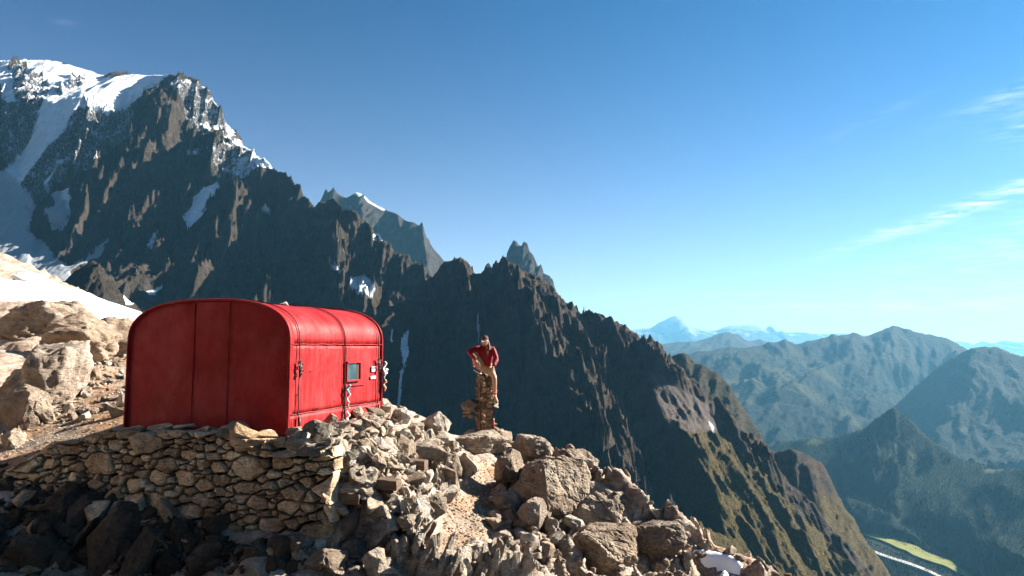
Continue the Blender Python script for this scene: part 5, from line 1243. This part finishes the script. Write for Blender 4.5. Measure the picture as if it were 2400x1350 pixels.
# ------------------------------------------------------------------ stone pillar with iron frame
PB = P(1136, 1026, 15.3); PT = P(1137, 877, 15.3)
def pillar():
    rg = random.Random(8); root = empty('stone_pillar', PB, (0, .0, .35)); tag(root, 'tall narrow pillar of stacked stones held in a rusty iron frame', 'pillar')
    H = PT.z - PB.z; w = .155; lean = (PT.x - PB.x) / H
    rust = plain('rusty_iron', (.085, .042, .026), .85, .3, .3, .4, 30, .004)
    for sx in (-1, 1):
        for sy in (-1, 1):
            bm = bmesh.new()
            for q in range(6):
                z0, z1 = H * q / 6 - .03, H * (q + 1) / 6 - .03; zc = (z0 + z1) / 2
                bm_box(bm, (sx * w + lean * zc, sy * w - sy * .0145, zc), (.005, .034, z1 - z0)); bm_box(bm, (sx * w - sx * .0145 + lean * zc, sy * w, zc), (.034, .005, z1 - z0))
            bm_obj('corner_post', bm, rust, root)
    for zf in (.06, .46, .90):
        z = H * zf
        for d in range(4):
            bm = bmesh.new(); M = Matrix.Rotation(d * math.pi / 2, 3, 'Z'); c = M @ Vector((0, -w - .004, 0)); bm_box(bm, (c.x + lean * z, c.y, z), (2 * w, .006, .028) if d % 2 == 0 else (.006, 2 * w, .028)); bm_obj('crossbar', bm, rust, root)
    z = -.02
    while z < H - .03:
        h = rg.uniform(.055, .115); n = 0
        for side in range(4):
            M = Matrix.Rotation(side * math.pi / 2, 3, 'Z'); x = -w
            while x < w - .02:
                ww = rg.uniform(.09, .2); c = M @ Vector((x + ww / 2, -w + .05, 0))
                rock('stone', 'pillar', (c.x + lean * z, c.y, z + h / 2), (ww * 1.05, .13, h * 1.12), (rg.gauss(0, .12), rg.gauss(0, .2), side * math.pi / 2 + rg.gauss(0, .15)), root); x += ww
        z += h * .93
    bm = bmesh.new(); bm_box(bm, (lean * H / 2, 0, H / 2 - .03), (.17, .17, H - .06)); bm_obj('core', bm, ST['pillar'], root)
    for k in range(5): rock('stone', 'pillar', (lean * H + rg.uniform(-.1, .1), rg.uniform(-.1, .1), H - .01), (.16, .15, .06), (0, 0, rg.uniform(0, 3)), root)
    # base stones
    for px, py, ww, h, l in ((1170, 1024, 34, 16, 'white stone at the right foot of the pillar'), (1102, 1022, 36, 12, 'flat tan stone at the left foot of the pillar'), (1185, 1034, 44, 22, 'rounded tan stone right of the pillar foot'), (1060, 1040, 50, 20, 'low tan hump left of the pillar foot')):
        boulder_at(px, py, ww, h, ww, 'block', l, (.1, .1, .4), 'stone', Y=15.1, name='foot_stone')
    # side bracket with its stones
    br = empty('iron_bracket', P(1108, 985, 15.25)); tag(br, 'slanting iron bracket on the left of the pillar holding flat stones', 'bracket'); o0 = Vector(br.location)
    bm = bmesh.new(); bm_tube(bm, [P(1117, 998, 15.2) - o0, P(1097, 972, 15.2) - o0], .010, 6); bm_obj('strut', bm, rust, br)
    bm = bmesh.new(); bm_tube(bm, [P(1119, 971, 15.2) - o0, P(1086, 971, 15.2) - o0], .010, 6); bm_obj('strut', bm, rust, br)
    Yb = 15.22; k = Yb / F_PX
    for px, py, ww, h, pool, l in ((1099, 950, 44, 25, 'boulder', 'large flat topped boulder balanced beside the pillar'), (1105, 966, 40, 7, 'pillar', 'thin pale slab under the balanced boulder'), (1090, 975, 13, 10, 'pillar', 'left small stone wedged under the thin slab'), (1103, 975, 16, 11, 'pillar', 'right small stone wedged under the thin slab')):
        o = rock('balanced_stone', pool, P(px, py, Yb), (ww * k, min(.34, ww * k * .9), h * k * 1.15), (0, -.08, .2)); tag(o, l, 'stone')
    bm = bmesh.new(); bm_tube(bm, [P(1155, 984, 15.5), P(1159, 1012, 15.42)], .030, 8); o = bm_obj('marker_post', bm, plain('red_marker_paint', (.55, .02, .03), .5)); tag(o, 'short red and white post leaning behind the pillar foot', 'post')
    bm = bmesh.new(); bm_tube(bm, [P(1160, 1011, 15.42), P(1161, 1018, 15.4)], .033, 8); b2 = bm_obj('white_band', bm, plain('white_marker_paint', (.7, .7, .68), .5)); b2.parent = o
    bm = bmesh.new(); bm_tube(bm, [P(1155, 980, 15.5), P(1155.3, 984, 15.5)], .031, 8); b2 = bm_obj('white_band', bm, bpy.data.materials['white_marker_paint']); b2.parent = o
pillar()

# ------------------------------------------------------------------ the climber on the pillar
def skin(name, J, E, mat, parent=None, root=0, sub=2, close=None):
    me = bpy.data.meshes.new(name); me.from_pydata([tuple(j[0]) for j in J], E, []); o = bpy.data.objects.new(name + '_cage', me); COL.objects.link(o)
    sm = o.modifiers.new('skin', 'SKIN'); sm.use_smooth_shade = True; ss = o.modifiers.new('sub', 'SUBSURF'); ss.levels = sub
    for i, j in enumerate(J):
        r = j[1]; me.skin_vertices[0].data[i].radius = r if isinstance(r, tuple) else (r, r)
    me.skin_vertices[0].data[root].use_root = True
    dg = bpy.context.evaluated_depsgraph_get(); dg.update(); nm = bpy.data.meshes.new_from_object(o.evaluated_get(dg)); bpy.data.objects.remove(o)
    nm.name = name; nm.materials.clear(); nm.materials.append(mat)
    for p in nm.polygons: p.use_smooth = True
    q = bpy.data.objects.new(name, nm); COL.objects.link(q)
    if parent: q.parent = parent
    return q
def climber():
    base = P(1139, 877, 15.3); root = empty('person', base)
    tag(root, 'person in red jacket and tan shorts sitting on top of the stone pillar', 'person')
    def q(px, py, Y): return P(px, py, Y) - base
    skinm = plain('skin', (.34, .19, .13), .55, .35, 0, .08, 20); jac = plain('red_jacket', (.17, .003, .008), .6, .2, 0, .2, 25, .01); sho = plain('tan_shorts', (.32, .21, .12), .8, .1, 0, .15, 20, .008)
    sock = plain('white_sock', (.72, .68, .64), .8, .1, 0, .08, 20); redband = plain('red_band', (.62, .03, .02), .8); shoe = plain('black_shoe', (.02, .022, .02), .6); green = plain('green_shoe', (.10, .16, .05), .6); sole = plain('white_sole', (.7, .7, .7), .6)
    hairm = plain('brown_hair', (.13, .065, .035), .6, .3, 0, .3, 60); capm = plain('brown_cap', (.055, .026, .022), .8); beard = hairm
    pel = q(1140, 864, 15.33); hipR = q(1131, 864, 15.30); hipL = q(1149, 866, 15.28)
    waist = q(1141, 848, 15.30); chest = q(1139, 826, 15.20); nb = q(1138, 813, 15.12); hd = q(1137, 800, 15.06); crown = q(1137, 790, 15.05)
    shR = q(1120, 817, 15.16); shL = q(1156, 819, 15.16); elR = q(1099, 823, 14.93); elL = q(1164, 842, 15.12); wrR = q(1115, 843, 14.86); wrL = q(1157, 858, 14.94)
    kR = q(1109, 824, 15.02); anR = q(1114, 859, 15.08); kL = q(1159, 884, 14.97); anL = q(1159.5, 928, 15.03)
    toeR = q(1128, 873, 14.98); heR = q(1113, 864, 15.1); toeL = q(1166, 944, 14.90); heL = q(1158, 938, 15.06)
    # body, one continuous surface
    J = [(pel, .11), (waist, .10), (chest, (.13, .10)), (nb, .055), (hd, (.062, .072)), (crown, .055), (hipR, .085), (kR, .055), (anR, .036), (hipL, .085), (kL, .056), (anL, .036), (shR, .052), (elR, .038), (wrR, .026), (shL, .052), (elL, .038), (wrL, .026),
         (kR.lerp(anR, .35), .054), (kL.lerp(anL, .33), .056), (toeR, .03), (toeL, .03)]
    E = [(0, 1), (1, 2), (2, 3), (3, 4), (4, 5), (0, 6), (6, 7), (7, 18), (18, 8), (0, 9), (9, 10), (10, 19), (19, 11), (2, 12), (12, 13), (13, 14), (2, 15), (15, 16), (16, 17), (8, 20), (11, 21)]
    skin('body', J, E, skinm, root)
    # head: shaped face
    me = rock_mesh  # (kept separate from the rocks)
    V, Fc = ico(4); V = V.copy(); x, y, z = V[:, 0], V[:, 1], V[:, 2]
    Hd = np.stack([x * .074 * (1 - .22 * np.clip(-z, 0, 1)), y * .092 + np.where((y < 0) & (z < -.2), -.004, 0), z * .112], 1)
    f = (y < 0); g = lambda cx, cz, s: np.exp(-((x - cx) ** 2 + (z - cz) ** 2) / s ** 2) * f
    Hd[:, 1] -= .020 * g(0, -.12, .16) + .010 * g(0, -.25, .14) + .006 * g(0, -.48, .22) + .008 * g(0, -.85, .25); Hd[:, 1] += .012 * (g(.38, .08, .2) + g(-.38, .08, .2)) + .004 * g(0, -.40, .08)
    ho = mesh_obj('head', Hd, Fc, skinm, root, smooth=True); hc = q(1136.5, 799.5, 15.03); ho.location = hc; ho.rotation_euler = (.12, 0, -.08)
    for s in (-1, 1):
        bm = bmesh.new(); bmesh.ops.create_icosphere(bm, subdivisions=2, radius=1, matrix=Matrix.Translation((s * .075, .005, -.008)) @ Matrix.Diagonal((.009, .02, .032, 1))); bm_obj('ear', bm, skinm, ho, True)
    bm = bmesh.new(); bmesh.ops.create_icosphere(bm, subdivisions=2, radius=1, matrix=Matrix.Translation((0, -.088, -.054)) @ Matrix.Diagonal((.024, .008, .007, 1))); bm_obj('mouth', bm, plain('lips', (.30, .09, .08), .6), ho, True)
    gl, t, b = mat_base('mirror_lens', .08, .8); b.inputs['Metallic'].default_value = .8; b.inputs['Base Color'].default_value = (.75, .68, .66, 1)
    bm = bmesh.new(); rows = []
    for k in range(13):
        a = math.radians(-62 + 124 * k / 12); r0 = .094; hh = .026 - .008 * abs(k - 6) / 6 - (.008 if k == 6 else 0)
        rows.append([bm.verts.new((math.sin(a) * .080, -math.cos(a) * .108 + .004, .012 + hh)), bm.verts.new((math.sin(a) * .082, -math.cos(a) * .112 + .004, .010)), bm.verts.new((math.sin(a) * .080, -math.cos(a) * .108 + .004, .008 - hh))])
    for r0, r1 in zip(rows, rows[1:]):
        for k in (0, 1): bm.faces.new((r0[k], r0[k + 1], r1[k + 1], r1[k]))
    o = bm_obj('sunglasses', bm, gl, ho, True); o.modifiers.new('thickness', 'SOLIDIFY').thickness = .003
    bm = bmesh.new()
    r = bmesh.ops.create_uvsphere(bm, u_segments=20, v_segments=12, radius=1, matrix=Matrix.Translation((0, .004, .042)) @ Matrix.Diagonal((.083, .101, .088, 1)))
    bmesh.ops.bisect_plane(bm, geom=bm.verts[:] + bm.edges[:] + bm.faces[:], plane_co=(0, 0, .036), plane_no=(0, -.12, 1), clear_inner=True); 
    cp = bm_obj('cap', bm, capm, ho, True)
    bm = bmesh.new(); ra = []
    for k in range(11):
        a = math.radians(-58 + 116 * k / 10); ra.append([bm.verts.new((math.sin(a) * .080, -math.cos(a) * .095, .046)), bm.verts.new((math.sin(a) * .074, -.030 - math.cos(a) * .118, .036))])
    for r0, r1 in zip(ra, ra[1:]): bm.faces.new((r0[0], r0[1], r1[1], r1[0]))
    o = bm_obj('peak', bm, capm, cp, True); o.modifiers.new('thickness', 'SOLIDIFY').thickness = .004
    # long hair falling behind and over the left shoulder
    J = [(hc + Vector((.04, .055, .02)), .04), (hc + Vector((.075, .05, -.06)), .032), (hc + Vector((.10, .03, -.13)), .026), (hc + Vector((.095, -.03, -.20)), .016)]
    skin('hair', J, [(0, 1), (1, 2), (2, 3)], hairm, root)
    J = [(hc + Vector((-.05, .06, .02)), .035), (hc + Vector((-.06, .07, -.06)), .026), (hc + Vector((-.055, .06, -.12)), .015)]
    skin('hair', J, [(0, 1), (1, 2)], hairm, root)
    # jacket
    J = [(q(1141, 856, 15.30), (.135, .115)), (waist, (.135, .112)), (chest, (.15, .118)), (q(1138, 815, 15.14), (.095, .075)), (shR, .074), (elR, .062), (wrR, .044), (shL, .072), (elL, .060), (wrL, .046), (shR.lerp(elR, .5), .068), (shL.lerp(elL, .5), .066), (elR.lerp(wrR, .5), .054), (elL.lerp(wrL, .5), .054)]
    E = [(0, 1), (1, 2), (2, 3), (2, 4), (4, 10), (10, 5), (5, 12), (12, 6), (2, 7), (7, 11), (11, 8), (8, 13), (13, 9)]
    jk = skin('jacket', J, E, jac, root, 1)
    dt = bpy.data.textures.new('folds', 'CLOUDS'); dt.noise_scale = .08; md = jk.modifiers.new('folds', 'DISPLACE'); md.texture = dt; md.strength = .028; md.mid_level = .5
    J = [(q(1131, 811, 15.10), .022), (q(1138, 815, 15.03), .022), (q(1146, 811, 15.10), .024), (q(1138, 809, 15.18), .026)]
    skin('collar', J, [(0, 1), (1, 2), (2, 3), (3, 0)][:3] , jac, root)
    J = [(q(1140, 812, 15.04), .03), (q(1141, 824, 15.02), .034), (q(1142, 836, 15.06), .02)]
    skin('shirt', J, [(0, 1), (1, 2)], plain('dark_shirt', (.10, .04, .035), .8), root)
    # shorts
    J = [(pel, (.135, .125)), (hipR.lerp(kR, .15), .115), (hipR.lerp(kR, .72), .092), (hipL.lerp(kL, .2), .108), (hipL.lerp(kL, .72), .09), (q(1141, 854, 15.30), .115)]
    sh = skin('shorts', J, [(0, 1), (1, 2), (0, 3), (3, 4), (0, 5)], sho, root)
    md = sh.modifiers.new('folds', 'DISPLACE'); md.texture = dt; md.strength = .022
    # socks and shoes
    for k_, an, he, toe in ((kR, anR, heR, toeR), (kL, anL, heL, toeL)):
        a = k_.lerp(an, .72)
        skin('sock', [(a, .046), (k_.lerp(an, .86), .043), (an, .042), (an.lerp(he, .5), .043)], [(0, 1), (1, 2), (2, 3)], sock, root)
        d = (an - k_).normalized(); c = k_.lerp(an, .86)
        bm = bmesh.new(); bm_tube(bm, [c - d * .022, c, c + d * .022], .0475, 14, False); bm_obj('sock_band', bm, redband, root, True)
        left = an is anL
        so_ = skin('shoe', [(he, .046), (he.lerp(toe, .35) + Vector((0, 0, .012)), .047), (he.lerp(toe, .7), .043), (toe, .032), (an.lerp(he, .55), .046)], [(0, 1), (1, 2), (2, 3), (0, 4)], shoe if not left else green, root)
        dn = Vector((0, 0, -1)); f_ = (toe - he).normalized(); side = f_.cross(dn).normalized(); n_ = side.cross(f_).normalized()
        if n_.z > 0: n_ = -n_
        skin('sole', [(he - f_ * .02 + n_ * .036, (.034, .012)), (he.lerp(toe, .5) + n_ * .036, (.036, .012)), (toe + f_ * .015 + n_ * .026, (.028, .012))], [(0, 1), (1, 2)], sole, root)
    # hands
    for wr, to, sx in ((wrR, q(1119, 851, 14.86), 1), (wrL, q(1152, 866, 14.90), -1)):
        d = (to - wr).normalized(); side = d.cross(Vector((0, -1, 0))).normalized(); dn = d.cross(side).normalized()
        if dn.y > 0: dn = dn
        hand = skin('hand', [(wr, (.026, .02)), (wr + d * .045, (.036, .02)), (wr + d * .085, (.040, .018))], [(0, 1), (1, 2)], skinm, root)
        for k in range(4):
            b0 = wr + d * .085 + side * (-.029 + .019 * k); L = (.075, .085, .08, .062)[k]; c = Vector((0, -.012, -.0))
            skin('finger', [(b0 - d * .02, .0095), (b0 + d * L * .4 + c * .2, .0092), (b0 + d * L * .72 + Vector((0, 0, -.012)) , .0085), (b0 + d * L * .9 + Vector((0, .012, -.028)), .0075)], [(0, 1), (1, 2), (2, 3)], skinm, hand, 0, 1)
        b0 = wr + d * .03 + side * sx * .03
        skin('thumb', [(b0, .012), (b0 + d * .03 + side * sx * .025, .011), (b0 + d * .06 + side * sx * .03, .009)], [(0, 1), (1, 2)], skinm, hand, 0, 1)
climber()
